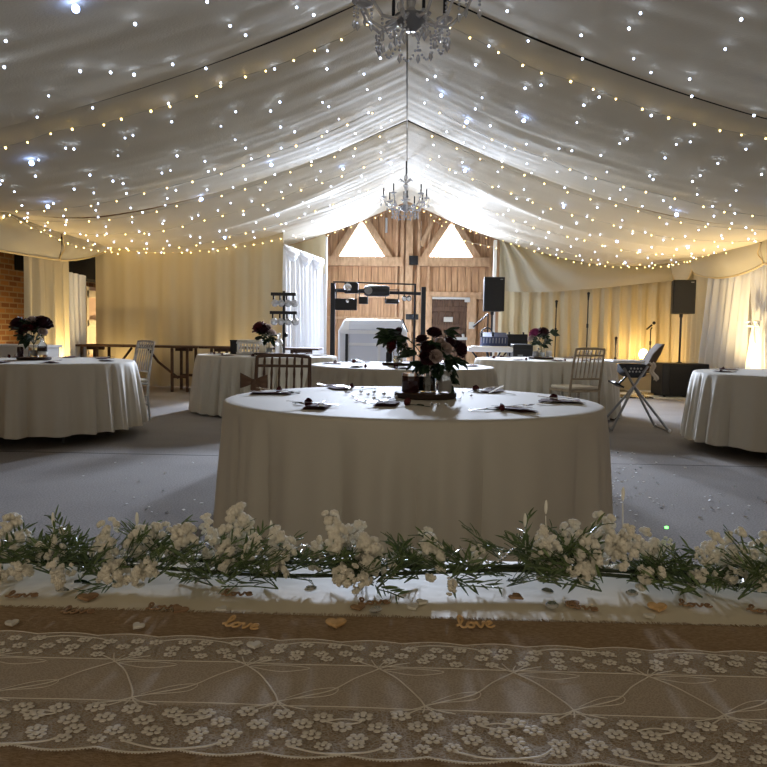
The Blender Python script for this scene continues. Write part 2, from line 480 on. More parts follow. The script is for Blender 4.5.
hd = MB(); hd.box((wx + .03, YG - 0.085, wz + 0.02), (ww + .06, 0.05, 0.05)); hd.box((p1.x, YG - 0.1, wz - 0.02), (0.12, 0.06, 0.09))
struct('door_header', hd, M_whitep, parent=d1, bevel=0.004)
for (pa, pb, ya, yb, lab) in ((443.5, 452.5, 317, 322, 'white paper notice on the wicket door, upper of two'), (445.5, 452, 331.5, 334.5, 'white paper notice on the wicket door, lower of two'),
                              (468.5, 474, 322, 329, 'cream card pinned on the post right of the wicket door')):
    a, c = G(pa, ya), G(pb, yb)
    o = obj('notice', MB().box(((a.x + c.x) / 2, YG - (0.115 if pa > 460 else 0.1), (a.z + c.z) / 2), (c.x - a.x, 0.012, a.z - c.z)), M_paper, bevel=0.002)
    tag(o, lab, 'notice')
o = obj('door_closer', MB().tube([at(463, 334, YG - .12), at(463.5, 338, YG - .12)], 0.03, 8).box(at(456, 338.5, YG - 0.11), (0.5, 0.05, 0.06)), M_whitep, bevel=0.003)
tag(o, 'white angled bar fixed low on the wicket door', 'bar')

# ---- roof lining: panels of gathered white fabric
def lining(side, y0, y1, seed, sag, label):
    NU, NV = 90, int((y1 - y0) * 22)
    def fn(a, b):
        u = 0.006 + a * (HW - 0.006)
        v = y0 + (y1 - y0) * b
        z = prof(u)
        e = sin(pi * b)
        z -= sag * e ** 0.6 * (0.55 + 0.45 * min(1, u / 1.2)) * (1 - .5 * u / HW)
        # fine gathers running down the slope, strongest at the ridge
        g = exp(-u / 1.8) * (0.7 if side < 0 else 0.3)
        sk = v + 0.10 * u
        z += 0.020 * g * fbm(sk * 5.5, u * 0.35, seed) + 0.010 * g * fbm(sk * 14, u * 0.5, seed + 4)
        z += 0.016 * fbm(sk * 1.5, u * 0.4, seed + 9) + 0.006 * fbm(sk * 4.5, u * 0.7, seed + 2)
        # one heavy loose fold
        if y0 > 9:
            z -= 0.10 * exp(-((v - 11.75 - 0.05 * u) / 0.28) ** 2) * max(0, sin(pi * min(1, max(0, (u - .9) / 3.6))))
        z = min(z, prof(u) + 0.03)
        return (side * u + XO, v, z)
    return struct('ceiling', MB().grid(NU, NV, fn), M_lining, label, smooth=180)
for s, nm in ((-1, 'left'), (1, 'right')):
    lining(s, -1.0, YN - (0.012 if s > 0 else -0.004), 3 + s, 0.16, 'white fabric roof lining, nearest bay on the %s slope' % nm)
    lining(s, YN + 0.0, YT - 0.03, 13 + s, 0.18, 'white fabric roof lining, middle bay on the %s slope' % nm)
    lining(s, YT + 0.03, YE, 23 + s, 0.16, 'white fabric roof lining, far bay on the %s slope' % nm)
for yy, nm in ((YT, 'far'),):
    for s in (-1, 1):
        pts = [(s * u + XO, yy, prof(u) + 0.10) for u in [0, .3, .6, 1, 1.4, 1.8, 2.2, 2.6, 3, 3.4, 3.8, 4.2, 4.6, 5, 5.5]]
        struct('trim_rafter', MB().tube(pts, 0.05, 6), M_wood_d, 'dark tent rafter behind the lining gap, %s truss %s side' % (nm, 'left' if s < 0 else 'right'))
o = obj('ridge_cord', MB().tube([(XO, -1 + k * .5, 3.845 - (0.02 if k % 2 else 0)) for k in range(36)], 0.008, 6), M_cable)
o['kind'] = 'structure'; o.name = 'trim_ridge_cord'

# ---- hanging drapes
def drape(name, p0, p1, ztop, zbot, lam, amp, m, label, cat='drape', group=None, seed=0, flare=0.4, pinch=None, parent=None, topamp=0.5, nv=28, lean=0.0):
    p0, p1 = Vector((p0[0], p0[1], 0)), Vector((p1[0], p1[1], 0))
    L = (p1 - p0).length; t = (p1 - p0) / L; nrm = Vector((t.y, -t.x, 0))
    nu = max(40, int(L / lam * 12))
    zt = ztop if callable(ztop) else (lambda s: ztop)
    zb = zbot if callable(zbot) else (lambda s: zbot)
    def fn(a, b):
        s = a * L
        top = zt(s)
        z = top + (zb(s) - top) * b
        ph = 2 * pi * (s / lam) + 1.7 * fbm(s * 1.1, seed) + 0.5 * fbm(s * 2, b * 2.0, seed + 3)
        w = amp * (topamp + (1 - topamp) * min(1, b * 1.6) + flare * b)
        d = w * (sin(ph) + 0.35 * sin(2.3 * ph + seed)) * (0.75 + 0.5 * fbm(s * .9, seed + 7))
        ss = s
        if pinch:
            zc, sc, k, wid = pinch
            f = k * exp(-((z - zc) / wid) ** 2)
            ss = s + (sc - s) * f
        q = p0 + t * (ss + lean * b) + nrm * d
        return (q.x, q.y, z)
    o = obj(name, MB().grid(nu, nv, fn), m, parent, smooth=180)
    if parent is None: tag(o, label, cat, group)
    return o
# left back flat drape
YB = 14.05
drape('wall_drape', (-5.72, YB), (-2.27, YB), lambda s: prof(5.72 - s if s < .2 else (5.72 - s)) - 0.03, 0.02, 0.42, 0.022, M_drape,
      'cream flat drape hung across the back left behind the trestle table', seed=2, topamp=0.8, nv=40)
# white voile leg of the alcove
al = thing('alcove_drape', 'bright white voile drape angled beside the DJ alcove', 'drape', (0, 0, 0))
drape('voile', (-2.25, 13.95), (-1.82, 16.35), lambda s: 2.6 - 0.02 * s, 0.02, 0.26, 0.05, M_drape_w, None, seed=5, parent=al, nv=40)
def swag_fn(P0, P1, top0, top1, dep, n, out):
    P0, P1 = Vector(P0), Vector(P1)
    t = (P1 - P0); L = t.length; t.normalize(); nrm = Vector((t.y, -t.x))
    def fn(a, b):
        k = a * n; f = abs(sin(pi * k))
        top = top0 + (top1 - top0) * a
        d = 0.05 + dep * f ** 0.8
        z = top - d * b + 0.0
        w = out * (0.3 + sin(pi * b)) * (0.3 + f) + 0.012 * sin(18 * b + 6 * f)
        q = P0 + (P1 - P0) * a + nrm * w
        return (q.x, q.y, z)
    return fn
obj('swag_pelmet', MB().grid(60, 10, swag_fn((-2.25, 13.93), (-1.8, 16.35), 2.63, 2.6, 0.22, 3, 0.06)), M_drape_w, al, smooth=180)
# gable infill above the alcove drape
o = obj('gable_infill', MB().grid(40, 16, lambda a, b: (-4.9 + 3.14 * a, YE - 0.03 + 0.02 * sin(a * 50), 2.3 + (prof(4.9 - 3.14 * a) - 0.01 - 2.3) * b)), M_drape, smooth=180)
tag(o, 'cream gathered infill cloth under the lining left of the gable', 'drape')
# white tent poles
for (x, lab) in ((-1.76, 'white tent pole at the left edge of the barn gable'), (1.84, 'white tent pole at the right edge of the barn gable')):
    t = thing('tent_pole', lab, 'pole', (x, YE + 0.02, 0), 0, 'tent poles')
    obj('shaft', MB().box((0, 0, prof(x) / 2 - .02), (0.07, 0.07, prof(x) - .06)), M_whitep, t, bevel=0.006)
    obj('foot_plate', MB().box((0, 0, 0.006), (0.16, 0.16, 0.012)), M_whitep, t, bevel=0.002)
# right back: pelmet with slanting folds from the pole, then pleated drape
def zlow(x): return interp([(1.85, 2.0), (2.3, 1.95), (3.0, 1.97), (4.0, 2.06), (5.5, 2.24)], x)
def pel(a, b):
    x = 1.9 + 3.6 * a
    top = prof(x) - 0.015
    z = top + (zlow(x) - top) * b
    r = sqrt((x - 1.85) ** 2 + (z - 3.3) ** 2); th = atan2(3.3 - z, x - 1.85)
    f = 0.07 * sin(th * 20 + 2 * fbm(r * 1.2, 3)) * exp(-((x - 1.9) / 1.6) ** 2) + 0.012 * fbm(x * 3, z * 6, 5)
    bow = -0.13 * sin(pi * b * 0.8) * (0.4 + 0.6 * sin(pi * a))
    return (x, 16.30 + f + bow, z)
o = obj('pelmet', MB().grid(90, 40, pel), M_valance, smooth=180)
tag(o, 'cream swept pelmet with slanting folds above the back right drape', 'valance')
drape('wall_drape', (1.93, 16.42), (5.66, 16.42), lambda s: zlow(1.93 + s) + 0.06, 0.37, 0.27, 0.05, M_drape,
      'cream pleated drape behind the microphone stands at the back right', seed=11, nv=30)
# right side: valances + drapes
def side_valance(side, y0, y1, bot, label, out, seed, top=2.64):
    sh = 0.012
    def fn(a, b):
        y = y0 + (y1 - y0) * a
        zb = bot(a)
        z = top - 0.01 + (zb - top) * b
        w = out * sin(pi * min(1, 0.15 + 0.85 * b)) * (0.4 + 0.6 * sin(pi * a)) + 0.012 * fbm(y * 3, z * 5, seed)
        return (side * (HW - 0.02 - w), y, z)
    t = thing('valance', label, 'valance', (0, 0, 0), 0, 'scalloped eaves valances')
    obj('skirt', MB().grid(50, 16, fn), M_valance, t, smooth=180)
    obj('piping', MB().tube([fn(k / 40, 1) for k in range(41)], 0.016, 6), M_piping, t)
    obj('end_seam', MB().tube([(side * (HW - 0.04 - out * .5 * sin(pi * k / 12)), y0 + 0.03 * sin(k), top + (bot(0) - top) * k / 12) for k in range(13)], 0.011, 6), M_piping, t)
    return t
def scal(e0, e1, dip):
    return lambda a: e0 + (e1 - e0) * a - dip * sin(pi * a) ** 0.7
side_valance(1, 12.15, 15.1, scal(2.24, 2.33, 0.16), 'scalloped cream valance over the drape behind the right speaker', 0.14, 3)
side_valance(1, 9.0, 12.12, scal(2.2, 2.24, 0.12), 'scalloped cream valance at the right eaves nearest the camera', 0.14, 6)
side_valance(1, 15.12, 16.25, scal(2.42, 2.4, 0.28), 'short cream valance in the back right corner', 0.10, 8)
side_valance(-1, 12.05, 14.0, scal(2.14, 2.5, 0.06), 'scalloped cream valance over the dark gap at the back left corner', 0.12, 4)
side_valance(-1, 8.6, 12.02, scal(2.1, 2.14, 0.02), 'scalloped cream valance at the left eaves above the brick wall', 0.12, 5)
drape('wall_drape', (HW + .08, 16.5), (HW + .08, 14.55), 2.45, 0.02, 0.3, 0.045, M_drape, 'cream drape in the back right corner behind the speaker pole', seed=21)
drape('wall_drape', (HW + .08, 14.5), (HW + .08, 12.72), 2.35, 0.02, 0.30, 0.095, M_drape_w, 'white voile drape gathered in deep folds behind the black subwoofer', seed=22, lean=-0.22, topamp=0.6)
drape('tied_curtain', (HW + 0.05, 12.7), (HW + 0.05, 11.75), 2.3, 0.02, 0.17, 0.05, M_drape_w, 'white curtain tied with a bow and glowing from an uplight', 'curtain', seed=23, pinch=(1.28, 0.5, 0.35, 0.5), topamp=0.9)
drape('wall_drape', (HW + .08, 11.72), (HW + .08, 8.5), 2.3, 0.02, 0.26, 0.07, M_drape_w, 'white voile drape at the right picture edge behind the table', seed=24)
bw = thing('curtain_bow', 'white ribbon bow tied round the glowing right curtain', 'bow', (HW - 0.09, 12.2, 1.27))
for s in (-1, 1):
    obj('loop', MB().tube([(0, 0, 0), (-.02, s * .10, .07), (-.02, s * .2, .05), (-.02, s * .17, -.01), (0, 0, -.005)], [0.012, .03, .035, .03, .012], 8, flat=0.5), M_drape_w, bw)
    obj('tail', MB().tube([(0, 0, 0), (-.02, s * .05, -.12), (-.02, s * .09, -.28)], [0.012, .025, .03], 8, flat=0.4), M_drape_w, bw)
obj('knot', MB().ball((-.01, 0, 0), 0.03), M_drape_w, bw)
# left side: curtain with uplight, thin voile, brick, pale door
drape('wall_curtain', (-HW - .02, 11.0), (-HW - .02, 12.42), 2.2, 0.02, 0.36, 0.06, M_drape, 'cream curtain against the brick wall at the left with a yellow glow', 'curtain', seed=31, topamp=0.8)
drape('wall_curtain', (-HW - .25, 12.6), (-HW - .1, 13.35), lambda s: 2.02 - 0.06 * s, 0.02, 0.16, 0.045, M_drape_w, 'narrow white voile curtain beside the pale wooden door', 'curtain', seed=32)
struct('trim_shade_block', MB().box((-5.98, 14.2, 2.27), (0.4, 4.4, 0.62)), M_void, 'near-black block standing in for the shaded void over the back left opening', bevel=0.01)  # shade of the dark void above the door, built as a near-black block
dd = struct('door_2', MB().box((-6.17, 15.3, 0.93), (0.05, 1.5, 1.86)), M_doorp, 'pale pink boarded door in the brick wall at the far left', bevel=0.004)
fr = MB()
for zz in (0.12, 0.62, 1.16, 1.72): fr.box((-6.12, 15.3, zz), (0.06, 1.5, 0.13))
fr.box((-6.12, 14.58, 0.93), (0.06, 0.12, 1.86)); fr.box((-6.12, 16.02, .93), (0.06, .12, 1.86))
struct('door_frame', fr, M_doorw, parent=dd, bevel=0.004)
# ------------------------------------------------------------------ fairy lights
def in_view(p, m=12):
    q = ROT.to_3x3().inverted() @ (Vector(p) - CAM)
    if q.z >= 0: return False
    x = RES / 2 + F_PX * q.x / -q.z; y = RES / 2 - F_PX * q.y / -q.z
    return -m < x < RES + m and -m < y < RES + m
ORD = ['first', 'second', 'third', 'fourth', 'fifth', 'sixth', 'seventh', 'eighth', 'ninth', 'tenth', 'eleventh', 'twelfth', 'thirteenth',
       'fourteenth', 'fifteenth', 'sixteenth', 'seventeenth', 'eighteenth', 'nineteenth', 'twentieth']
def bulb_mesh(name, r, m):
    mb = MB().ball((0, 0, 0), r, 8, 6, (1, 1, 1))
    return mesh_of(name, mb, m, 180)
BM = {'cool': bulb_mesh('bulb', 0.0095, M_cool), 'blue': bulb_mesh('bulb', 0.02, M_blue), 'warm': bulb_mesh('bulb', 0.0085, M_warm)}
rl = random.Random(12)
def light_string(pts_bulb, pts_cable, kinds, label, group, rcab=0.0022):
    vis = [p for p in pts_bulb if in_view(p, 25)]
    if len(vis) < 3: return
    t = thing('fairy_light_string', label, 'fairy lights', (0, 0, 0), 0, group)
    obj('cable', MB().tube(pts_cable, rcab, 4), M_cable, t)
    for p in vis[:100]:
        o = bpy.data.objects.new('bulb', BM[kinds()]); COL.objects.link(o); o.location = p; o.parent = t
        o.scale = [rl.uniform(.8, 1.2)] * 3
def surf(side, u, v, d):
    # a point d below the lining
    for y0, y1, sg in ((-1, YN - .012, .16), (YN, YT - .03, .18), (YT + .03, YE, .12)):
        if y0 <= v < y1 + .05:
            e = sin(pi * (v - y0) / (y1 - y0))
            z = prof(u) - sg * max(0, e) ** .6 * (0.55 + 0.45 * min(1, u / 1.2)) * (1 - .5 * u / HW)
            if y0 > 9: z -= 0.10 * exp(-((v - 11.75 - 0.05 * u) / 0.28) ** 2) * max(0, sin(pi * min(1, max(0, (u - .9) / 3.6))))
            return (side * u + XO, v, z - d)
    return (side * u + XO, v, prof(u) - d)
cool_rows = [4.8, 5.2, 5.6, 6.0, 6.7, 7.1, 7.5, 7.9, 8.3, 8.75, 9.3, 9.8, 10.75, 11.2, 11.7, 12.3, 13.0, 13.8, 14.7, 15.5]
warm_rows = [6.5, 8.7, 10.1, 11.3, 13.0, 14.8, 16.35]
for s, nm in ((-1, 'left'), (1, 'right')):
    for i, v in enumerate(reversed(cool_rows)):
        ph = rl.uniform(0, .3)
        us = [0.18 + ph + k * 0.44 + rl.uniform(-.07, .07) for k in range(12)]
        us = [u for u in us if u < 5.35 and not (v > 13.9 and u > 2.2 and s < 0 and u > 5.0)]
        ptb = [surf(s, u, v + rl.uniform(-.24, .24), 0.05) for u in us]
        cab = []
        for p in ptb: cab.append((p[0], v, p[2] + 0.075))
        light_string(ptb, cab, lambda: 'blue' if rl.random() < 0.05 else 'cool',
                     'cool white pin lights scattered down the %s roof slope, %s row from the gable' % (nm, ORD[i]), 'cool white pin lights on the lining')
    for i, v in enumerate(reversed(warm_rows)):
        us = [0.35 + k * 0.29 for k in range(18)]
        if v == 6.5: us = [0.35 + k * 0.20 for k in range(25)]
        if v > 16: us = [0.2 + k * 0.16 for k in range(10)]
        us = [u + rl.uniform(-.03, .03) for u in us]
        us = [u for u in us if u < 5.4]
        dr = rl.uniform(-.06, .06)
        ptb = [surf(s, u, v + dr * sin(u * 1.3) + rl.uniform(-.02, .02), 0.05 + 0.03 * abs(sin(u * 2.2))) for u in us]
        light_string(ptb, [(p[0], p[1], p[2] + 0.013) for p in ptb], lambda: 'warm',
                     'warm white fairy light string down the %s roof slope, %s string from the gable' % (nm, ORD[i]), 'warm white fairy light strings on the lining')
# warm strings along the drape tops
def along(a, b, n, dip):
    a, b = Vector(a), Vector(b)
    return [a + (b - a) * (k / (n - 1)) + Vector((0, 0, -dip * sin(pi * k / (n - 1)) + rl.uniform(-.015, .015))) for k in range(n)]
for pts, lab in ((along((-5.4, 13.95, 2.5), (-2.3, 13.95, 2.72), 20, .14), 'warm fairy light string along the top of the back left drape'),
                 (along((1.95, 16.1, 3.0), (5.35, 16.1, 2.5), 22, .2), 'warm fairy light string across the swept pelmet at the back right'),
                 (along((-5.3, 10.2, 2.55), (-5.25, 13.9, 2.42), 14, .12), 'warm fairy light string along the left eaves valance'),
                 (along((5.3, 12.0, 2.66), (5.3, 16.0, 2.5), 14, .06), 'warm fairy light string along the right eaves valance'),
                 (along((0.55, 16.9, 3.5), (1.85, 16.4, 2.86), 9, .12), 'warm fairy light string drooping across the right triangular window')):
    light_string(pts, [p + Vector((0, 0, .013)) for p in pts], lambda: 'warm', lab, None, 0.004)

# ------------------------------------------------------------------ chandeliers
def chandelier(loc, label, cable_len):
    t = thing('chandelier', label, 'chandelier', loc)
    obj('hanging_chain', MB().tube([(0, 0, .5), (0, 0, .5 + cable_len)], 0.008, 6), M_black2, t)
    obj('centre_column', MB().lathe([(0.0, -.02), (.03, -.01), (.05, .02), (.02, .06), (.03, .12), (.05, .16), (.03, .2), (.018, .26), (.03, .3), (.045, .33), (.02, .36), (.015, .42), (.03, .45), (.03, .47), (.012, .5), (0, .52)], 16), M_crystal, t)
    obj('bowl', MB().lathe([(0.0, -.075), (.03, -.07), (.075, -.035), (.1, .01), (.09, .015), (.06, -.02), (0.0, -.04)], 20), M_grey, t)
    cr = MB()
    for k in range(6):
        a = 2 * pi * k / 6
        cr.tube([(0.02 * cos(a), .02 * sin(a), .38), (.09 * cos(a), .09 * sin(a), .43), (.12 * cos(a), .12 * sin(a), .40)], [0.01, .014, .004], 6)
    obj('crown', cr, M_crystal, t)
    N = 10
    for k in range(N):
        a = 2 * pi * k / N + 0.1
        R_, zz = (0.36, 0.10) if k % 2 == 0 else (0.27, 0.0)
        ca, sa = cos(a), sin(a)
        def q(r, z): return (r * ca, r * sa, z)
        arm = obj('arm', MB().tube([q(.05, .02), q(.12, -.03), q(R_ * .6, -.06 + zz * .2), q(R_ * .88, -.02 + zz * .7), q(R_, .05 + zz)], [.012, .011, .01, .009, .008], 8), M_crystal, t)
        obj('drip_pan', MB().lathe([(0, .045 + zz), (.045, .062 + zz), (.05, .072 + zz), (.015, .07 + zz), (.012, .1 + zz), (0, .1 + zz)], 14, q(R_, 0)), M_crystal, arm)
        obj('candle', MB().lathe([(.011, .075 + zz), (.011, .2 + zz), (.007, .21 + zz), (0, .212 + zz)], 10, q(R_, 0)), M_black2, arm)
        for e, (rr, z0) in enumerate(((R_ + .04, .06 + zz), (R_ - .04, .06 + zz), (R_ * .6, -.06 + zz * .2))):
            dp = MB()
            for b_ in range(3): dp.ball(q(rr, z0 - .02 - b_ * .022), 0.009, 6, 4)
            dp.lathe([(0, -.06), (.014, -.035), (.009, -.012), (0, 0)], 6, q(rr, z0 - .085))
            obj('crystal_drop', dp, M_crystal, arm)
    sw = MB()
    for k in range(N):
        a0, a1 = 2 * pi * k / N + .1, 2 * pi * (k + 1) / N + .1
        for j in range(1, 9):
            f = j / 9; a = a0 + (a1 - a0) * f
            r = 0.2
            sw.ball((r * cos(a), r * sin(a), -.08 - .09 * sin(pi * f)), 0.0085, 6, 4)
    obj('bead_swags', sw, M_crystal, t)
    return t
p = at(411, 24, 4.6)
ch1 = chandelier((p.x, 4.6, p.z + .03), 'large crystal chandelier hanging nearest the camera, cut by the top edge', 0.42)
p = at(405.5, 209, 12.3)
ch2 = dup(ch1, (p.x, 12.3, p.z + .03), 0.3, 'small crystal chandelier hanging far off before the barn gable')
for c in ch2.children:
    if c.name.startswith('hanging_chain'):
        c.scale = (1, 1, 1); c.data = mesh_of('hanging_chain', MB().tube([(0, 0, .5), (0, 0, 3.8 - p.z - .03)], 0.008, 6), M_black2)

# ------------------------------------------------------------------ tables
TABLES = {'front': (0.035, 3.8, 0.914, 0.015), 'middle': (-0.04, 7.7, 0.914, 0.02), 'back_left': (-1.85, 10.2, 0.914, 0.03),
          'back_right': (1.85, 10.4, 0.914, 0.03), 'left': (-3.66, 7.5, 0.93, 0.11), 'right': (3.72, 7.4, 0.93, 0.11)}
DESC = {'front': 'the front table', 'middle': 'the middle table', 'back_left': 'the far left table',
        'back_right': 'the far right table', 'left': 'the left-hand table', 'right': 'the right-hand table'}
CL = {'front': 'large white round tablecloth in shade nearest the flower garland', 'middle': 'white round tablecloth on the table before the DJ rig',
      'back_left': 'white round tablecloth on the far left table with the picket crate', 'back_right': 'white round tablecloth on the far right table before the keyboard',
      'left': 'white round tablecloth on the table by the left brick wall', 'right': 'white round tablecloth on the table by the right glowing curtain'}
TH = 0.75
def cloth_mesh(R, hem, seed, n, amp, flare):
    mb = MB()
    NT = 420
    prof_ = [(0, 0), (R * .35, 0), (R * .7, 0), (R - .05, 0), (R - .012, -.001), (R, -.006), (R + .006, -.016)]
    vs = []
    for i in range(NT):
        th = 2 * pi * i / NT
        ph = n * th + 3.5 * fbm(cos(th) * 1.6, sin(th) * 1.6, seed) * (n / 16)
        wv = 2.2 * abs(sin(ph / 2)) ** .75 - 1.3 + .25 * sin(2.6 * ph + seed)
        loc_amp = amp * (0.55 + 0.9 * abs(fbm(cos(th) * 1.3, sin(th) * 1.3, seed + 9)) * 2)
        for r, z in prof_: vs.append((r * cos(th), r * sin(th), TH + z))
        NS = 18
        for k in range(1, NS + 1):
            t = k / NS
            z = TH - .016 - (TH - .016 - hem) * t
            r = R + .006 + flare * t ** 0.8 + loc_amp * wv * t ** 0.6
            vs.append((r * cos(th), r * sin(th), z + 0.008 * sin(ph) * t))
    w = len(prof_) + 18
    fs = []
    for i in range(NT):
        q = (i + 1) % NT
        for j in range(w - 1):
            if j == 0: fs.append((i * w, i * w + 1, q * w + 1))
            else: fs.append((i * w + j, i * w + j + 1, q * w + j + 1, q * w + j))
    mb.add(vs, fs)
    return mb
for k, (x, y, R, hem) in TABLES.items():
    t = thing('round_table', 'folding round banquet table under the white cloth of ' + DESC[k].replace('the ', 'the '), 'table', (x, y, 0), 0, 'round banquet tables')
    obj('tabletop', MB().lathe([(0, TH - .035), (R - .02, TH - .035), (R - .012, TH - .02), (R - .02, TH - .006), (0, TH - .006)], 48), M_wood_d, t)
    for a in range(4):
        an = pi / 4 + a * pi / 2
        rl_ = R * .74
        obj('leg', MB().tube([(rl_ * .8 * cos(an), rl_ * .8 * sin(an), TH - .04), (rl_ * cos(an), rl_ * sin(an), .001)], .014, 8), M_black2, t)
    seed = {'front': 3, 'middle': 8, 'back_left': 14, 'back_right': 19, 'left': 25, 'right': 31}[k]
    o = obj('tablecloth', cloth_mesh(R, hem, seed, {'front': 17, 'left': 22, 'right': 22}.get(k, 36), {'front': .045, 'left': .055, 'right': .06}.get(k, .055), {'front': .02}.get(k, .06)), M_cloth, None, (x, y, 0), smooth=50)
    tag(o, CL[k], 'tablecloth', 'white round tablecloths')

# ------------------------------------------------------------------ roses, leaves, bouquets
def petal(mb, M, w, h, curl, cup):
    def fn(a, b):
        x = (a - .5) * w * (0.55 + 0.9 * sin(pi * min(1, b * .75 + .12))) 
        z = h * b
        y = cup * h * (sin(pi * b * .6)) - curl * h * max(0, b - .65) ** 1.4 * -2.2 - (abs(a - .5) * 2) ** 2 * w * .22
        return M @ Vector((x, -y if False else y, z))
    mb.grid(4, 4, fn)
def rose_mesh(name, m, r=0.032):
    mb = MB(); g = random.Random(hash(name) % 97 if False else len(name))
    mb.ball((0, 0, r * .7), r * .38, 8, 6, (1, 1, 1.5))
    for ring, (cnt, rad, w, h, tilt, curl) in enumerate(((3, .2, .9, 1.3, .08, .1), (4, .36, 1.0, 1.35, .22, .35), (5, .5, 1.15, 1.3, .42, .6), (6, .6, 1.25, 1.15, .7, .9))):
        for k in range(cnt):
            a = 2 * pi * k / cnt + ring * .6 + g.uniform(-.12, .12)
            M = (Matrix.Rotation(a - pi / 2, 4, 'Z') @ Matrix.Translation((0, rad * r * .75, r * .1 * (3 - ring))) @ Matrix.Rotation(-tilt, 4, 'X'))
            petal(mb, M, w * r, h * r, curl * .5, .2)
    # calyx
    mb.lathe([(0.004, -r * .25), (r * .35, -.02 * r), (r * .5, r * .2), (0, r * .25)], 8)
    return mesh_of(name, mb, m, 180)
ROSE = {'red': rose_mesh('rose', M_red), 'burg': rose_mesh('rose', M_burg), 'ivory': rose_mesh('rose', M_ivory), 'pink': rose_mesh('rose', M_pink)}
def leaf_mesh(name, m, L=0.07, W=0.034, bend=.5, n=1):
    mb = MB()
    def one(M):
        def fn(a, b):
            x = (a - .5) * W * max(0.03, sin(pi * min(1, b ** .8)) )
            return M @ Vector((x, L * b, -bend * L * b * b * .6 + abs(a - .5) * W * .5))
        mb.grid(4, 7, fn)
    if n == 1: one(Matrix.Identity(4))
    else:
        for k in range(n):
            one(Matrix.Rotation((k - (n - 1) / 2) * .8, 4, 'Z') @ Matrix.Rotation(.15 * (k % 2), 4, 'X'))
    return mesh_of(name, mb, m, 180)
LEAF = leaf_mesh('leaf', M_leaf, .065, .036); LEAF3 = leaf_mesh('leaf', M_leaf, .055, .036, .6, 3)
def place(mesh, name, parent, loc, direction, roll=0.0, sc=1.0, axis='Z'):
    d = Vector(direction).normalized()
    qn = d.to_track_quat(axis, 'Y' if axis != 'Y' else 'Z')
    o = bpy.data.objects.new(name, mesh); COL.objects.link(o); o.parent = parent
    o.rotation_mode = 'QUATERNION'
    from mathutils import Quaternion
    o.rotation_quaternion = qn @ Quaternion(Vector((0, 0, 1)) if axis == 'Z' else Vector((0, 1, 0)), roll)
    o.location = loc; o.scale = (sc,) * 3
    return o
def bouquet(loc, label, roses, leaves, rnd, base=(0, 0, .03), neck=(0, 0, .13)):
    """roses: (colour, (x,y,z), scale); leaves: (x,y,z,scale,kind)"""
    t = thing('flower_bouquet', label, 'bouquet', loc)
    g = random.Random(rnd)
    nk = Vector(neck)
    for c, p, s in roses:
        p = Vector(p)
        mid = nk + (p - nk) * .5 + Vector((0, 0, .02))
        obj('stem', MB().tube([Vector(base) + Vector((g.uniform(-.015, .015), g.uniform(-.015, .015), 0)), nk, mid, p - (p - mid).normalized() * .012 * s], .0028, 6), M_stem, t)
        place(ROSE[c], 'rose_head', t, p - (p - mid).normalized() * .012 * s, (p - mid) + Vector((0, -.03, .02)), g.uniform(0, 6), s)
    for x, y, z, s in leaves:
        p = Vector((x, y, z))
        d = (p - nk); d.z *= .5; d += Vector((g.uniform(-.05, .05), g.uniform(-.08, .02), g.uniform(-.05, .03)))
        place(LEAF3 if g.random() < .6 else LEAF, 'leaf', t, p, d, g.uniform(-1, 1), s, 'Y')
    return t
def cloud(g, c, r, n, s):
    out = []
    for _ in range(n):
        v = Vector((g.gauss(0, 1), g.gauss(0, 1), g.gauss(0, 1))).normalized() * r * g.uniform(.5, 1)
        out.append((c[0] + v.x, c[1] + v.y, c[2] + v.z, s * g.uniform(.7, 1.15)))
    return out
def wood_slice(loc, R, label, group='wooden slices under the centrepieces'):
    t = thing('wood_slice', label, 'wood slice', loc, 0, group)
    g = random.Random(int(R * 1000) + int(loc[0] * 77))
    n = 40
    rr = [R * (1 + .04 * fbm(cos(2 * pi * k / n) * 1.5, sin(2 * pi * k / n) * 1.5, g.random() * 0 + R * 9)) for k in range(n)]
    def ring(s, z): return [(rr[k] * s * cos(2 * pi * k / n), rr[k] * s * sin(2 * pi * k / n), z) for k in range(n)]
    mb = MB(); vs = ring(.97, 0.001) + ring(1, .006) + ring(1.0, .022) + ring(.985, .027)
    mb.add(vs, [tuple(range(n - 1, -1, -1)), tuple(range(3 * n, 4 * n))] + [(i * n + k, i * n + (k + 1) % n, (i + 1) * n + (k + 1) % n, (i + 1) * n + k) for i in range(3) for k in range(n)])
    obj('bark_disc', mb, M_bark, t)
    obj('cut_face', MB().add(ring(.93, .0275), [tuple(range(n))]), M_slice, t)
    return t
def jar(name, loc, r, h, m, label, cat, rim=None, fill=None, filling='candle', thickness=.003):
    t = thing(name, label, cat, loc)
    obj('glass_body', MB().lathe([(0, .001), (r * .92, .001), (r, .008), (r, h * .85), (r * .96, h), (r * .96 - thickness, h), (r - thickness, h * .84), (r - thickness, .01), (0, .009)], 24), m, t)
    if rim: obj('rim', MB().lathe([(r * .97, h - .012), (r * 1.03, h - .012), (r * 1.03, h + .002), (r * .9, h + .002)], 24), rim, t)
    if fill: obj(filling, MB().lathe([(0, .0095), (r - thickness * 1.6, .0095), (r - thickness * 1.6, h * .55), (0, h * .55)], 20), fill, t)
    return t
ZT = TH + .001
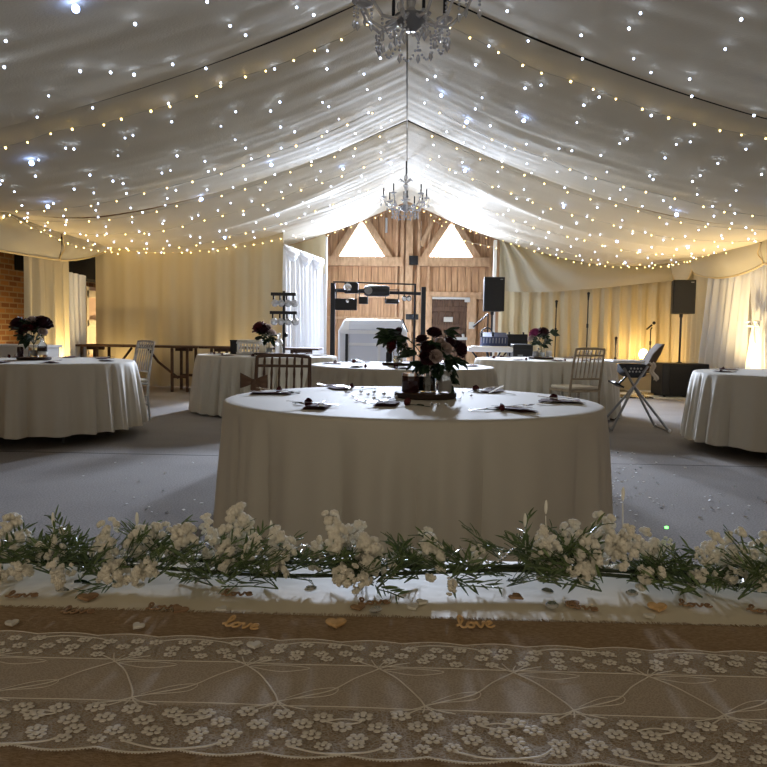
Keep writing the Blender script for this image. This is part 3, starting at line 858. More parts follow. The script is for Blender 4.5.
# front centrepiece
fx, fy = 0.1, 3.9
wood_slice((fx, fy, ZT), 0.158, 'thick bark-edged wooden slice on the large front table')
zs = ZT + .0285
jar('candle_jar', (fx - .075, fy - .03, zs), .046, .095, M_amber, 'dark amber glass candle jar with silver rim on the front table', 'candle jar', M_chrome, M_candle)
jar('flower_vase', (fx + .01, fy - .01, zs), .045, .15, M_glass, 'clear glass vase of dark water holding the large front bouquet', 'vase', None, M_wine, 'dark_water')
jar('tea_light_holder', (fx + .097, fy - .03, zs), .036, .115, M_frost, 'frosted glass candle holder on the front table beneath hanging leaves', 'candle holder', None, M_candle)
g = random.Random(5)
sc_ = 3.9 / 770.0
def bp_(px, py, dy=0):   # bouquet offset from a point of the photograph at the vase's distance
    q = at(px, py, fy + dy); return (q.x - fx - .01, dy, q.z - zs)
roses = [('burg', bp_(434, 334, -.02), .85), ('burg', bp_(459, 350, -.05), .95), ('burg', bp_(449, 343, .03), .8), ('red', bp_(393, 347, -.04), .8), ('burg', bp_(399, 333, .05), .7),
         ('ivory', bp_(446, 349, -.06), .7), ('ivory', bp_(440, 343, -.03), .65), ('burg', bp_(428, 348, -.05), .8), ('burg', bp_(422, 341, .04), .8), ('burg', bp_(437, 353, .05), .85), ('ivory', bp_(436, 357, -.07), .75), ('burg', bp_(428, 358, -.06), .9)]
lv = []
for (px, py, r, n) in ((393, 339, .04, 9), (407, 343, .03, 4), (414, 355, .035, 4), (428, 346, .045, 6), (429, 362, .04, 8), (440, 362, .05, 7), (450, 371, .035, 4), (447, 382, .015, 2), (454, 362, .03, 3), (421, 366, .03, 4), (434, 372, .025, 4), (446, 335, .02, 2)):
    lv += cloud(g, bp_(px, py, -.02), r, n, 1.15)
bouquet((fx + .01, fy - .01, zs), 'large dark red and burgundy rose bouquet in the front table vase', roses, lv, 9, (0, 0, .02), (0, 0, .15))
# other centrepieces
def centre(tk, px, flow, desc, slice_r=.16, extra=True, dy=0.0):
    x0, y0, R, h = TABLES[tk]
    q = at(px, 360, y0 + dy); cx, cy = q.x, y0 + dy
    wood_slice((cx, cy, ZT), slice_r, 'round wooden slice under the flowers on ' + DESC[tk])
    z = ZT + .0285
    jar('flower_vase', (cx, cy, z), .05, .12, M_glass, 'clear glass vase on the wooden slice of ' + DESC[tk], 'vase', None, M_frost if tk != 'middle' else M_glass, 'water')
    g = random.Random(len(desc))
    rs, lvs = flow(cx, cy, z, g)
    if rs: bouquet((cx, cy, z), desc, rs, lvs, len(desc), (0, 0, .02), (0, 0, .12))
    return cx, cy, z
def fl_left(cx, cy, z, g):
    f = lambda px, py, d=0: (at(px, py, cy + d).x - cx, d, at(px, py, cy + d).z - z)
    return [('burg', f(19, 326), 2.1), ('burg', f(43, 325), 2.1), ('red', f(30, 328, -.06), 1.5), ('ivory', f(33, 322), 1.5), ('burg', f(25, 331, -.05), 1.3), ('ivory', f(43, 332, -.06), 1.0)], \
        cloud(g, f(31, 334), .11, 34, 1.5) + cloud(g, f(31, 330), .07, 14, 1.3)
cx, cy, z = centre('left', 34, fl_left, 'burgundy and cream flower bouquet on the round table at the left')
jar('candle_jar', (cx - .12, cy - .03, z), .03, .1, M_amber, 'dark slim candle jar beside the left table bouquet', 'candle jar', None, M_wine)
bt = thing('bottle', 'clear corked bottle with a pale label by the left table bouquet', 'bottle', (cx + .095, cy - .02, z))
obj('glass_body', MB().lathe([(0, .001), (.042, .001), (.045, .01), (.045, .12), (.02, .15), (.015, .2), (.017, .205), (0, .206)], 20), M_glass, bt)
obj('label_band', MB().lathe([(.0455, .025), (.0455, .055)], 24), M_paper, bt); obj('dark_band', MB().lathe([(.0455, .06), (.0455, .10)], 24), M_bark, bt)
def fl_mid(cx, cy, z, g):
    f = lambda px, py, d=0: (at(px, py, cy + d).x - cx, d, at(px, py, cy + d).z - z)
    return [('burg', f(399, 340), 1.3), ('ivory', f(404, 346), 1.1)], cloud(g, f(402, 348), .06, 10, 1.2)
cx, cy, z = centre('middle', 398, fl_mid, 'small bouquet half hidden on the table before the DJ rig')
jar('candle_jar', (cx - .09, cy - .03, z), .03, .1, M_black2, 'black slim candle jar on the table before the DJ rig', 'candle jar', None, M_wine)
def fl_bl(cx, cy, z, g):
    f = lambda px, py, d=0: (at(px, py, cy + d).x - cx, d, at(px, py, cy + d).z - z)
    return [('red', f(260, 329), 2.4), ('burg', f(264, 331, -.05), 2.0), ('ivory', f(271, 334), 1.6), ('ivory', f(268, 328), 1.3)], cloud(g, f(267, 336), .11, 34, 1.6)
cx, cy, z = centre('back_left', 269, fl_bl, 'dark red and cream bouquet beside the white picket crate', .2)
jar('candle_holder', (cx - .07, cy - .08, z), .045, .1, M_candle, 'ivory pillar candle before the far left bouquet', 'candle', None)
bt = thing('bottle', 'tall clear decanter with a ball stopper beside the far left bouquet', 'bottle', (cx + .15, cy - .11, z))
obj('glass_body', MB().lathe([(0, .001), (.05, .001), (.05, .06), (.035, .1), (.055, .13), (.05, .16), (.02, .19), (.02, .22), (0, .22)], 18), M_frost, bt)
obj('stopper', MB().ball((0, 0, .245), .026, 12, 8), M_frost, bt)
def fl_br(cx, cy, z, g):
    f = lambda px, py, d=0: (at(px, py, cy + d).x - cx, d, at(px, py, cy + d).z - z)
    return [('pink', f(535, 334), 1.8), ('burg', f(543, 333), 1.9), ('ivory', f(531, 339, -.03), 1.1)], cloud(g, f(541, 341), .09, 22, 1.6) + [(.14, 0, .3, 1.8)]
cx, cy, z = centre('back_right', 541, fl_br, 'mauve and burgundy posy on the far right table before the keyboard', .17)
jar('candle_holder', (cx + .1, cy - .03, z), .04, .085, M_frost, 'square-looking clear candle holder beside the mauve posy', 'candle holder')
jar('candle_jar', (cx - .08, cy - .05, z), .04, .075, M_grey, 'dull grey candle jar beside the mauve posy', 'candle jar')
q = at(766, 342, 7.3)
wood_slice((3.62, 7.35, ZT), .16, 'round wooden slice at the right picture edge')
jar('flower_vase', (3.62, 7.35, ZT + .0285), .05, .14, M_glass, 'clear vase at the right picture edge', 'vase', None, M_frost, 'water')
gr_ = random.Random(2)
bouquet((3.62, 7.35, ZT + .0285), 'dark red rose bouquet just entering the right picture edge', [('red', (-.15, 0, .22), 1.7), ('red', (-.12, -.05, .16), 1.4), ('burg', (.02, 0, .28), 1.7), ('ivory', (-.05, .03, .27), 1.3)], cloud(gr_, (0, 0, .2), .1, 18, 1.4), 4, (0, 0, .02), (0, 0, .14))

# ------------------------------------------------------------------ place settings
def strip(mb, pts, th=.0022):
    """pts: (y, halfwidth, z)"""
    vs = []
    for y, w, z in pts: vs += [(-w, y, z), (w, y, z), (w, y, z + th), (-w, y, z + th)]
    k = len(pts); fs = [(3, 2, 1, 0), tuple((k - 1) * 4 + j for j in range(4))]
    for i in range(k - 1):
        for j in range(4): fs.append((i * 4 + j, i * 4 + (j + 1) % 4, (i + 1) * 4 + (j + 1) % 4, (i + 1) * 4 + j))
    mb.add(vs, fs)
def fork_mesh():
    mb = MB()
    strip(mb, [(-.1, .004, .001), (-.095, .009, .0015), (-.05, .0055, .003), (0, .0035, .007), (.03, .0035, .008), (.042, .011, .005), (.055, .0125, .003)])
    for k in range(4):
        x = -.0105 + k * .007
        vs = MB(); strip(vs, [(.055, .0022, .003), (.08, .002, .004), (.1, .0014, .009)])
        mb.add([(a + x, b, c) for a, b, c in vs.v], vs.f)
    return mesh_of('fork', mb, M_steel, 40)
def knife_mesh():
    mb = MB(); strip(mb, [(-.115, .004, .001), (-.11, .0085, .001), (-.02, .0065, .002), (0, .0055, .003), (.01, .009, .003), (.08, .0098, .003), (.11, .005, .003), (.118, .001, .003)])
    return mesh_of('knife', mb, M_steel, 40)
def spoon_mesh():
    mb = MB()
    strip(mb, [(-.1, .004, .001), (-.095, .008, .0015), (-.05, .005, .003), (0, .003, .007), (.035, .0035, .006)])
    def fn(a, b):
        th = 2 * pi * a; r = b
        return (.018 * r * cos(th), .062 + .029 * r * sin(th), .001 + .0075 * r * r)
    mb.grid(16, 4, fn, True)
    return mesh_of('spoon', mb, M_steel, 60)
def napkin_mesh(seed):
    mb = MB()
    for L in range(3):
        z0 = .001 + L * .003
        def fn(a, b):
            x = (a - .5) * (.1 - L * .004); y = (b - .5) * (.21 - L * .012)
            h = .002 * fbm(x * 30, y * 16, seed + L * 3) + .003 * max(0, fbm(x * 9, y * 9, seed + 5)) + (.006 * (b ** 4) if L == 2 else 0)
            return (x + .004 * fbm(y * 14, seed, L), y + .006 * fbm(x * 20, seed + 2), z0 + abs(h))
        mb.grid(12, 20, fn)
    o = mesh_of('napkin', mb, M_napkin, 180); return o
FORK, KNIFE, SPOON = fork_mesh(), knife_mesh(), spoon_mesh()
NAPS = [napkin_mesh(s) for s in (1, 4, 8)]
for m in NAPS: pass
BUD = rose_mesh('rosebud_', M_red, .017)
def put(name, mesh, loc, rz, label, cat, group=None, tilt=(0, 0), sc=1):
    o = bpy.data.objects.new(name, mesh); COL.objects.link(o); o.location = loc; o.rotation_euler = (tilt[0], tilt[1], rz); o.scale = (sc,) * 3
    return tag(o, label, cat, group)
def rosebud(loc, rz, label, col='red', s=1.0):
    t = thing('single_rose', label, 'rose', loc, rz)
    obj('stem', MB().tube([(0, 0, 0.004), (0, -.06, .005), (.004, -.13, .003)], .0017, 5), M_stem, t)
    place(BUD, 'bloom', t, (0, 0, .012), (0, 1, .15), 0, s * .82)
    place(LEAF, 'leaf', t, (0, -.05, .004), (.6, -.4, .15), 0, .5, 'Y')
    return t
def setting(tk, ang, rad, where, full=True, seed=0, bud=True):
    """ang: 0 = far side, clockwise from above is positive towards the right"""
    x0, y0, R, h = TABLES[tk]
    g = random.Random(seed * 13 + len(where))
    d = Vector((sin(ang), cos(ang), 0)); tx = Vector((cos(ang), -sin(ang), 0))
    c = Vector((x0, y0, ZT + .001)) + d * rad
    rz = -ang + g.uniform(-.25, .25)
    tb = DESC[tk]
    put('napkin', NAPS[seed % 3], c, rz + 1.2 * g.uniform(-.5, .9), 'folded mauve brown napkin at the %s of %s' % (where, tb), 'napkin', 'folded napkins')
    put('fork', FORK, c + tx * -.03 + Vector((0, 0, .013)), rz + g.uniform(-.5, .7), 'steel fork on the napkin at the %s of %s' % (where, tb), 'fork', 'steel cutlery', (.12 * g.uniform(-1, 1), 0))
    put('knife', KNIFE, c + tx * .03 + Vector((0, 0, .0135)), rz + g.uniform(-.7, .5), 'steel knife on the napkin at the %s of %s' % (where, tb), 'knife', 'steel cutlery', (.12 * g.uniform(-1, 1), 0))
    if full:
        put('spoon', SPOON, c - d * .07 + tx * .1, rz + 1.4 + g.uniform(-.3, .3), 'steel spoon by the napkin at the %s of %s' % (where, tb), 'spoon', 'steel cutlery')
    if bud:
        rosebud(c + tx * (.085 if g.random() < .5 else -.1) - d * .02, rz + g.uniform(-2, 2), 'single dark red rose laid at the %s of %s' % (where, tb))
for i, (ang, rad, where) in enumerate(((-2.45, .65, 'near left side'), (2.38, .64, 'near right side'), (1.62, .72, 'right side'), (-1.36, .75, 'left side'),
                                      (-.62, .72, 'far left side'), (.68, .72, 'far right side'), (-2.78, .34, 'near middle'), (0.1, .74, 'far side'))):
    setting('front', ang, rad, where, True, i + 1)
SIDE = ((-2.5, 'near left side'), (2.5, 'near right side'), (-1.55, 'left side'), (1.55, 'right side'), (-.7, 'far left side'), (.7, 'far right side'), (3.1, 'near side'), (0.05, 'far side'))
for j, tk in enumerate(('left', 'right', 'middle', 'back_left', 'back_right')):
    for i, (ang, where) in enumerate(SIDE):
        p_ = Vector((TABLES[tk][0], TABLES[tk][1], TH)) + Vector((sin(ang), cos(ang), 0)) * .7
        if not in_view(p_, 0): continue
        setting(tk, ang, .7, where, False, i + j * 9 + 20, bud=(i % 2 == 0))
# glittering table gems on the front table
gem = MB().lathe([(0, 0), (.0055, .005), (.0055, .007), (.0032, .0095), (0, .0095)], 8)
GEM = mesh_of('gem', gem, M_gem, 5)
gg = random.Random(44)
for k, (px, py) in enumerate(((346, 394), (353, 397), (361, 393.5), (368, 396), (356, 401), (365, 402), (374, 400), (380, 402), (374, 394), (384, 396), (389, 400), (349, 391.5), (396, 399), (446, 406), (438, 407), (463, 394), (471, 397), (460, 399), (478, 392), (432, 405.5))):
    q = atz(px, py, ZT)
    put('table_gem', GEM, (q.x, q.y, ZT), gg.uniform(0, 6), 'clear glittering gem %s on the large front table' % ('scattered left of the wooden slice' if px < 400 else 'scattered right of the wooden slice'), 'gem',
        'table gems %s of the front slice' % ('left' if px < 400 else 'right'), (gg.uniform(-.02, .07), gg.uniform(-.06, .06)), gg.uniform(1.3, 2.1))
# ------------------------------------------------------------------ chairs (facing -Y: the backrest at +Y)
def chiavari(loc, rz, m, label, bow=False, lean=.06):
    t = thing('banquet_chair', label, 'chair', loc, rz)
    W, Dp, SH, H = .40, .40, .44, .92
    yb = Dp / 2
    for sx in (-1, 1):
        obj('leg', MB().tube([(sx * W / 2, -yb, .001), (sx * W / 2, -yb, .12), (sx * W / 2, -yb, .24), (sx * W / 2, -yb, SH)], [.012, .016, .014, .017], 10), m, t)
        obj('back_post', MB().tube([(sx * W * .47, yb + .03, .001), (sx * W / 2, yb, .25), (sx * W / 2, yb, SH), (sx * W * .49, yb + lean * .6, .7), (sx * W * .48, yb + lean * 1.4, H)], [.012, .016, .017, .015, .013], 10), m, t)
        obj('side_stretcher', MB().tube([(sx * W / 2, -yb, .2), (sx * W / 2, yb, .2)], .009, 8).tube([(sx * W / 2, -yb, .29), (sx * W / 2, yb, .29)], .009, 8), m, t)
    obj('front_stretcher', MB().tube([(-W / 2, -yb, .24), (W / 2, -yb, .24)], .009, 8), m, t)
    obj('seat', MB().box((0, 0, SH), (W + .03, Dp + .03, .03)), m, t, bevel=.01)
    obj('cushion', MB().box((0, 0, SH + .033), (W, Dp, .035)), M_cushion, t, bevel=.014)
    def back(x, z):
        f = (z - SH) / (H - SH)
        return (x, yb + lean * (.3 * f + 1.1 * f * f), z)
    obj('top_rail', MB().tube([back(-W * .48, H), back(-.1, H + .008), back(.1, H + .008), back(W * .48, H)], .014, 10), m, t)
    obj('upper_rail', MB().tube([back(-W * .48, H - .07), back(W * .48, H - .07)], .011, 8), m, t)
    obj('lower_rail', MB().tube([back(-W * .49, SH + .14), back(W * .49, SH + .14)], .012, 8), m, t)
    for k in range(6):
        x = -W * .48 + W * .96 * (k + 1) / 7
        pts, rr = [], []
        for j in range(9):
            z = SH + .14 + (H - .0 - SH - .14) * j / 8
            pts.append(back(x, z)); rr.append(.0105 if j in (2, 5, 7) else .007)
        obj('spindle', MB().tube(pts, rr, 8), m, t)
    if bow:
        bx = -W / 2
        b = obj('ribbon_bow', MB().ball((bx, yb - .03, .735), .02, 10, 8), M_tan, t)
        for s_, tilt in ((-1, .15), (1, -.1)):
            def loop(a, c, s_=s_, tilt=tilt):
                # a folded loop of wide ribbon that flares away from the knot
                f = sin(pi * min(1, a)) ** .8
                x = bx + s_ * (.012 + .085 * a)
                z = .735 + (c - .5) * (.03 + .085 * a ** .8) + tilt * .05 * a
                return (x, yb - .03 - .025 * f * (1 if c < .5 else .5) + .004 * sin(c * 14), z)
            obj('bow_loop', MB().grid(10, 8, loop), M_tan, b, thick=.006, smooth=180)
        def tail(a, c):
            return (bx + .005 + (c - .5) * .05 * (1 + a) + .015 * a, yb - .035 + .006 * sin(c * 9), .73 - .16 * a)
        obj('bow_tail', MB().grid(10, 6, tail), M_tan, b, thick=.005, smooth=180)
    return t
q = at(284, 360, 5.55)
chiavari((q.x, 5.35, 0), .06, M_chair_d, 'dark brown spindle-back chair with a tan bow behind the large front table', True).scale = (1, 1, .965)
q = at(592, 360, 9.75)
chiavari((q.x - .36, 9.05, 0), -2.75, M_chair_l, 'limed wood spindle-back chair pulled up to the far right table', False)
q = at(139, 360, 8.4)
chiavari((q.x - .34, 8.85, 0), -.75, M_chair_s, 'silver spindle-back chair behind the left table', False)

# white counter at far left
q = at(10, 348, 9.3)
t = thing('side_counter', 'plain white painted counter behind the left table bouquet', 'counter', (-4.95, 9.5, 0))
obj('carcass', MB().box((0, 0, .41), (1.0, .5, .82)), M_whitep, t, bevel=.006)
obj('counter_top', MB().box((0, 0, .835), (1.06, .56, .035)), M_whitep, t, bevel=.006)

# ------------------------------------------------------------------ trestle tables
def trestle(x0, x1, y, label):
    t = thing('trestle_table', label, 'table', ((x0 + x1) / 2, y, 0), 0, 'folding trestle tables')
    L = x1 - x0; h = .79
    obj('tabletop', MB().box((0, 0, h - .02), (L, .68, .035)), M_wood_d, t, bevel=.005)
    for s in (-1, 1):
        fr = obj('leg_frame', MB().box((s * (L / 2 - .33), 0, h - .07), (.30, .06, .05)), M_wood_d, t, bevel=.004)
        xx = s * (L / 2 - .33)
        for dy in (-.27, .27):
            for dx in (-.13, .13):
                obj('leg', MB().box((xx + dx, dy, (h - .04) / 2), (.045, .04, h - .04)), M_wood_d, t, bevel=.004)
            obj('cross_bar', MB().box((xx, dy, .26), (.24, .03, .045)), M_wood_d, t, bevel=.004)
        obj('brace', MB().tube([(xx - s * .1, 0, .22), (s * .32, 0, .5), (s * .14, 0, h - .05)], .022, 6), M_wood_d, t)
    return t
a = at(77, 344, 13.3).x; b_ = at(203, 344, 13.3).x
trestle(a, b_, 13.3, 'dark wooden folding trestle table by the left doorway')
trestle(b_ + .02, b_ + 2.05, 13.3, 'dark wooden folding trestle table mostly hidden behind the far left table')

# ------------------------------------------------------------------ crate and box on the far left table
def px_at(px, py, Y): return at(px, py, Y)
Yc = 10.25
l, r_ = at(238, 348, Yc), at(263, 348, Yc)
t = thing('picket_crate', 'small white picket-sided crate on the far left table', 'crate', ((l.x + r_.x) / 2, Yc, ZT + .002))
w = r_.x - l.x
for k in range(8):
    for yy in (-.1, .1):
        obj('slat', MB().box((-w / 2 + w * (k + .5) / 8, yy, .085), (w / 8 * .55, .012, .17)), M_whitep, t, bevel=.002)
for yy in (-.1, .1):
    obj('rail', MB().box((0, yy, .155), (w, .016, .025)).box((0, yy, .02), (w, .016, .025)), M_whitep, t, bevel=.002)
obj('crate_base', MB().box((0, 0, .008), (w, .2, .014)), M_whitep, t)
o = obj('paper_stack', MB().box((0, 0, .0), (w * .95, .26, .012)).box((.01, .01, .012), (w * .9, .24, .01)), M_paper, None, ((l.x + r_.x) / 2, Yc, ZT + .18), (0, 0, .05), bevel=.002)
tag(o, 'white papers lying across the top of the picket crate', 'papers')
l = at(235, 341, Yc + .05)
t = thing('card_box', 'matt black upright box left of the picket crate', 'box', (l.x, Yc + .05, ZT + .002))
obj('box_body', MB().box((0, 0, .085), (.1, .14, .17)), M_black, t, bevel=.004)
obj('box_lid', MB().box((0, 0, .18), (.108, .148, .02)), M_black, t, bevel=.004)

# ------------------------------------------------------------------ stage lights bar on a stand (two tiers)
Ys = 12.2
p0 = at(284, 291, Ys)
t = thing('lighting_stand', 'black stand with two bars of small clear hanging lamps at the left', 'lighting stand', (p0.x, Ys, 0))
obj('mast', MB().tube([(0, 0, .2), (0, 0, p0.z)], .022, 8), M_black2, t)
for k in range(3):
    an = 2 * pi * k / 3 + .4
    obj('tripod_leg', MB().tube([(0, 0, .55), (.4 * cos(an), .4 * sin(an), .012)], .013, 8), M_black2, t)
obj('clamp', MB().ball((0.03, 0, at(284, 335, Ys).z), .04, 8, 6), M_black2, t)
for (xa, xb, yy) in ((271, 296, 294), (270, 297, 312.5)):
    A, B = at(xa, yy, Ys), at(xb, yy, Ys)
    bar = obj('cross_bar', MB().box(((A.x + B.x) / 2 - p0.x, 0, A.z), (B.x - A.x, .07, .05)), M_black2, t, bevel=.006)
    for k in range(4):
        xx = A.x - p0.x + (B.x - A.x) * (k + .4) / 3.8
        obj('lamp_arm', MB().box((xx, 0, A.z - .06), (.025, .04, .1)), M_black2, bar, bevel=.003)
        obj('clear_lamp', MB().lathe([(.0, -.05), (.05, -.045), (.06, 0), (.035, .04), (0, .045)], 14, (xx + .02, -.01, A.z - .135), Matrix.Rotation(.9, 3, 'X')), M_crystal, bar)
        obj('lamp_core', MB().ball((xx + .02, -.0, A.z - .13), .022, 8, 6), M_grey, bar)

# ------------------------------------------------------------------ DJ rig
YD = 14.2
def D(px, py, dy=0): return at(px, py, YD + dy)
xl, xr = D(333, 300).x, D(423.5, 300).x
zt, zr = D(333, 283).z, D(424, 287).z
zc = D(380, 291).z
t = thing('lighting_truss', 'black goalpost lighting truss over the white DJ booth', 'truss', ((xl + xr) / 2, YD, 0))
mx_ = (xl + xr) / 2
for x_, z_ in ((xl, zt), (xr, zr)):
    obj('upright', MB().box((x_ - mx_, 0, z_ / 2), (.085, .085, z_)), M_black2, t, bevel=.008)
    obj('base_plate', MB().box((x_ - mx_, 0, .012), (.4, .4, .024)), M_black2, t, bevel=.004)
    obj('outrigger', MB().tube([(x_ - mx_, -.02, .6), (x_ - mx_ - (.28 if x_ < 0 else -.28), -.05, .02)], .014, 6), M_black2, t)
obj('cross_bar', MB().tube([(xl - mx_, 0, zc), (xr - mx_ - .05, 0, zc - .04)], .03, 10), M_black2, t)
obj('thin_bar', MB().tube([(xl - mx_, -.03, zt + .02), (D(415, 284.5).x - mx_, -.03, D(415, 284.5).z)], .014, 6), M_black2, t)
obj('drop_pole', MB().tube([(D(415, 290).x - mx_, -.03, D(415, 284).z), (D(415, 290).x - mx_, -.03, .02)], .02, 8), M_black2, t)
def yoke(mb, c, w, h, top):
    for s in (-1, 1): mb.box((c[0] + s * w / 2, c[1], (c[2] + top) / 2), (.015, .04, top - c[2]))
    mb.box((c[0], c[1], top), (w + .015, .05, .015))
def stage_light(name, label, c, size, shape, lens=None, cat='stage light'):
    t = thing(name, label, cat, (c.x, c.y, c.z), 0, None)
    w, d, h = size
    if shape == 'box': obj('housing', MB().box((0, 0, 0), (w, d, h)), M_black, t, bevel=.015)
    elif shape == 'barrel': obj('housing', MB().lathe([(0, -w / 2), (h * .38, -w / 2), (h * .5, -w / 2 + .05), (h * .5, w / 2 - .06), (h * .4, w / 2), (0, w / 2)], 20, (0, 0, 0), Matrix.Rotation(pi / 2, 3, 'Y')), M_black, t)
    elif shape == 'disc': obj('housing', MB().lathe([(0, -h / 2), (w * .45, -h / 2), (w / 2, 0), (w * .4, h / 2), (0, h / 2)], 24), M_black, t)
    y = MB(); yoke(y, (0, 0, 0), w * .9 if shape != 'barrel' else .1, 0, abs(zc - c.z) + .02 if zc > c.z else .06)
    obj('bracket', y, M_black2, t)
    if lens == 'silver': obj('lens', MB().lathe([(0, 0), (.07, 0), (.075, .02), (.05, .05), (0, .055)], 20, (w * -.25, -d / 2, 0), Matrix.Rotation(pi / 2, 3, 'X')), M_chrome, t)
    if lens == 'ring':
        obj('lens', MB().lathe([(0, 0), (h * .33, 0), (h * .36, .03), (h * .2, .035), (0, .02)], 20, (-w * .33, -h * .42, 0), Matrix.Rotation(pi / 2, 3, 'X')), M_grey, t)
    if lens == 'lit': obj('lens', MB().lathe([(0, 0), (.045, 0), (.03, .03), (0, .035)], 14, (.03, -d / 2, .06), Matrix.Rotation(pi / 2, 3, 'X')), M_chrome, t)
    return t
stage_light('effect_light', 'boxy black effect light with a silver lens near the left truss upright', D(351.5, 288, -.06), (.25, .2, .2), 'box', 'silver')
stage_light('scanner_light', 'large long black scanner light at the middle of the truss bar', D(377, 291, -.08), (.46, .24, .2), 'barrel', 'ring')
stage_light('strip_light', 'wide flat black light panel hung low by the left truss upright', D(346, 304.5, -.13), (.40, .1, .21), 'box', 'lit')
stage_light('effect_light', 'small black box light hung under the scanner light', D(363.5, 300.5, -.06), (.17, .15, .13), 'box')
stage_light('disc_light', 'flat black disc-shaped light hung under the truss bar', D(392, 301.5, -.06), (.27, .27, .08), 'disc')
for px, lab in ((404.5, 'left of the paired white-faced spots at the right of the truss bar'), (409, 'right of the paired white-faced spots at the right of the truss bar')):
    c = D(px, 298, -.08)
    t = thing('spot_light', lab, 'spot light', (c.x, c.y, c.z), 0, 'paired small spots')
    obj('shell', MB().lathe([(0, .05), (.03, .05), (.045, 0), (.047, -.05), (.04, -.05), (0, -.03)], 16, (0, 0, 0), Matrix.Rotation(-1.2, 3, 'X')), M_black2, t)
    obj('reflector', MB().ball((0, -.03, -.012), .04, 12, 8), M_white, t)
    obj('bracket', MB().box((0, .02, .06), (.015, .02, .1)), M_black2, t)
# DJ booth
c0, c1 = D(336.5, 340, .1), D(407, 340, .1)
t = thing('dj_booth', 'white curved DJ booth with pale panels beneath the lighting truss', 'booth', ((c0.x + c1.x) / 2, YD + .72, 0))
W = c1.x - c0.x; ZB = D(370, 319, .3).z; ZM = D(370, 331, 0).z
def booth(w0, w1, z0, z1, y0, y1):
    return [(-w0 / 2, y0, z0), (w0 / 2, y0, z0), (w1 / 2, y1, z1), (-w1 / 2, y1, z1)]
mb = MB(); back = .5
lo = [(-W / 2, -.35, 0), (W / 2, -.35, 0), (W / 2, .35, 0), (-W / 2, .35, 0)]
mi = [(-W / 2, -.35, ZM), (W / 2, -.35, ZM), (W / 2, .35, ZM), (-W / 2, .35, ZM)]
hi = [(-W / 2 + .1, -.12, ZB), (W / 2 - .12, -.12, ZB), (W / 2 - .12, .3, ZB), (-W / 2 + .1, .3, ZB)]
mb.add(lo + mi + hi, [(3, 2, 1, 0), (8, 9, 10, 11)] + [(i + 4 * j, (i + 1) % 4 + 4 * j, (i + 1) % 4 + 4 + 4 * j, i + 4 + 4 * j) for i in range(4) for j in range(2)])
obj('booth_shell', mb, M_white, t, bevel=.05)
obj('sloped_panel', MB().box((.06, -.245, (ZB + ZM) / 2), (W * .78, .012, .27), Matrix.Rotation(-atan2(.23, ZB - ZM), 3, 'X')), M_screen, t, bevel=.003)
obj('upper_panel', MB().box((-W * .13, -.36, ZM - .14), (W * .42, .02, .17)), M_screen, t, bevel=.003)
obj('upper_panel', MB().box((W * .27, -.36, ZM - .14), (W * .3, .02, .17)), M_screen, t, bevel=.003)
obj('lower_panel', MB().box((-W * .13, -.36, (ZM - .26) / 2), (W * .42, .02, ZM - .3)), M_grey if False else M_screen, t, bevel=.003)
obj('lower_panel', MB().box((W * .27, -.36, (ZM - .26) / 2), (W * .3, .02, ZM - .3)), M_screen, t, bevel=.003)
obj('dark_upright', MB().box((-W * .37, -.365, ZM * .48), (.05, .03, ZM * .93)), M_black2, t, bevel=.004)
obj('side_trim', MB().tube([(W / 2 - .1, -.14, ZB + .01), (W / 2 + .01, -.36, ZM)], .014, 6), M_black2, t)
o = obj('laser_box', MB().box((0, 0, 0), (.14, .12, .09)), M_black, None, D(412, 328.5, .5), bevel=.01) if False else None

# ------------------------------------------------------------------ speakers
def speaker(px, py0, py1, wpx, Y, zbase, label_s, label_p, rz=0):
    a, b = at(px, py0, Y), at(px, py1, Y)
    W = wpx / 770 * Y; H = a.z - b.z
    t = thing('loudspeaker', label_s, 'speaker', (a.x, Y, b.z), rz)
    obj('cabinet', MB().prism([(-W / 2, -.18), (W / 2, -.18), (W * .36, .2), (-W * .36, .2)], H), M_black, t, bevel=.012)
    obj('grille', MB().box((0, -.186, H / 2), (W * .93, .014, H * .95)), M_grille, t, bevel=.006)
    obj('badge', MB().box((W * .33, -.196, H * .93), (.05, .004, .016)), M_grey, t)
    s = thing('speaker_stand', label_p, 'stand', (a.x, Y, zbase))
    top = b.z - zbase - .002
    obj('pole', MB().tube([(0, 0, .002 if zbase > .2 else .1), (0, 0, top)], .018, 10), M_black2, s)
    obj('pole_cup', MB().lathe([(.03, top - .06), (.032, top)], 12), M_black2, s)
    if zbase < .2:
        for k in range(3):
            an = 2 * pi * k / 3 + 1.57
            l = obj('leg', MB().tube([(0, 0, .62), (.36 * cos(an), .36 * sin(an), .012)], .012, 8), M_black2, s)
            obj('rubber_foot', MB().ball((.36 * cos(an), .36 * sin(an), .016), .016, 8, 6), M_black, l)
    else: obj('socket_flange', MB().lathe([(.05, 0.001), (.05, .012), (.02, .02)], 12), M_black2, s)
speaker(493, 277.5, 311.5, 20.5, 14.6, 0, 'black loudspeaker raised beside the barn gable', 'black tripod stand under the speaker beside the barn gable', .08)
bx0, bx1 = at(656.5, 378, 13.9), at(702, 378, 13.9)
zs_ = at(680, 363.5, 13.6).z
speaker(682.5, 280.5, 314, 21.5, 13.9, zs_, 'black loudspeaker on a pole above the subwoofer', 'black speaker pole rising from the subwoofer', -.1)
t = thing('subwoofer', 'wide black subwoofer cabinet on the floor below the right loudspeaker', 'speaker', ((bx0.x + bx1.x) / 2, 13.9, 0.021))
W = bx1.x - bx0.x
obj('cabinet', MB().box((0, 0, zs_ / 2 - .002), (W, .62, zs_ - .044)), M_black, t, bevel=.012)
obj('grille', MB().box((W * .06, -.315, zs_ * .5), (W * .8, .014, zs_ * .82)), M_grille, t, bevel=.006)
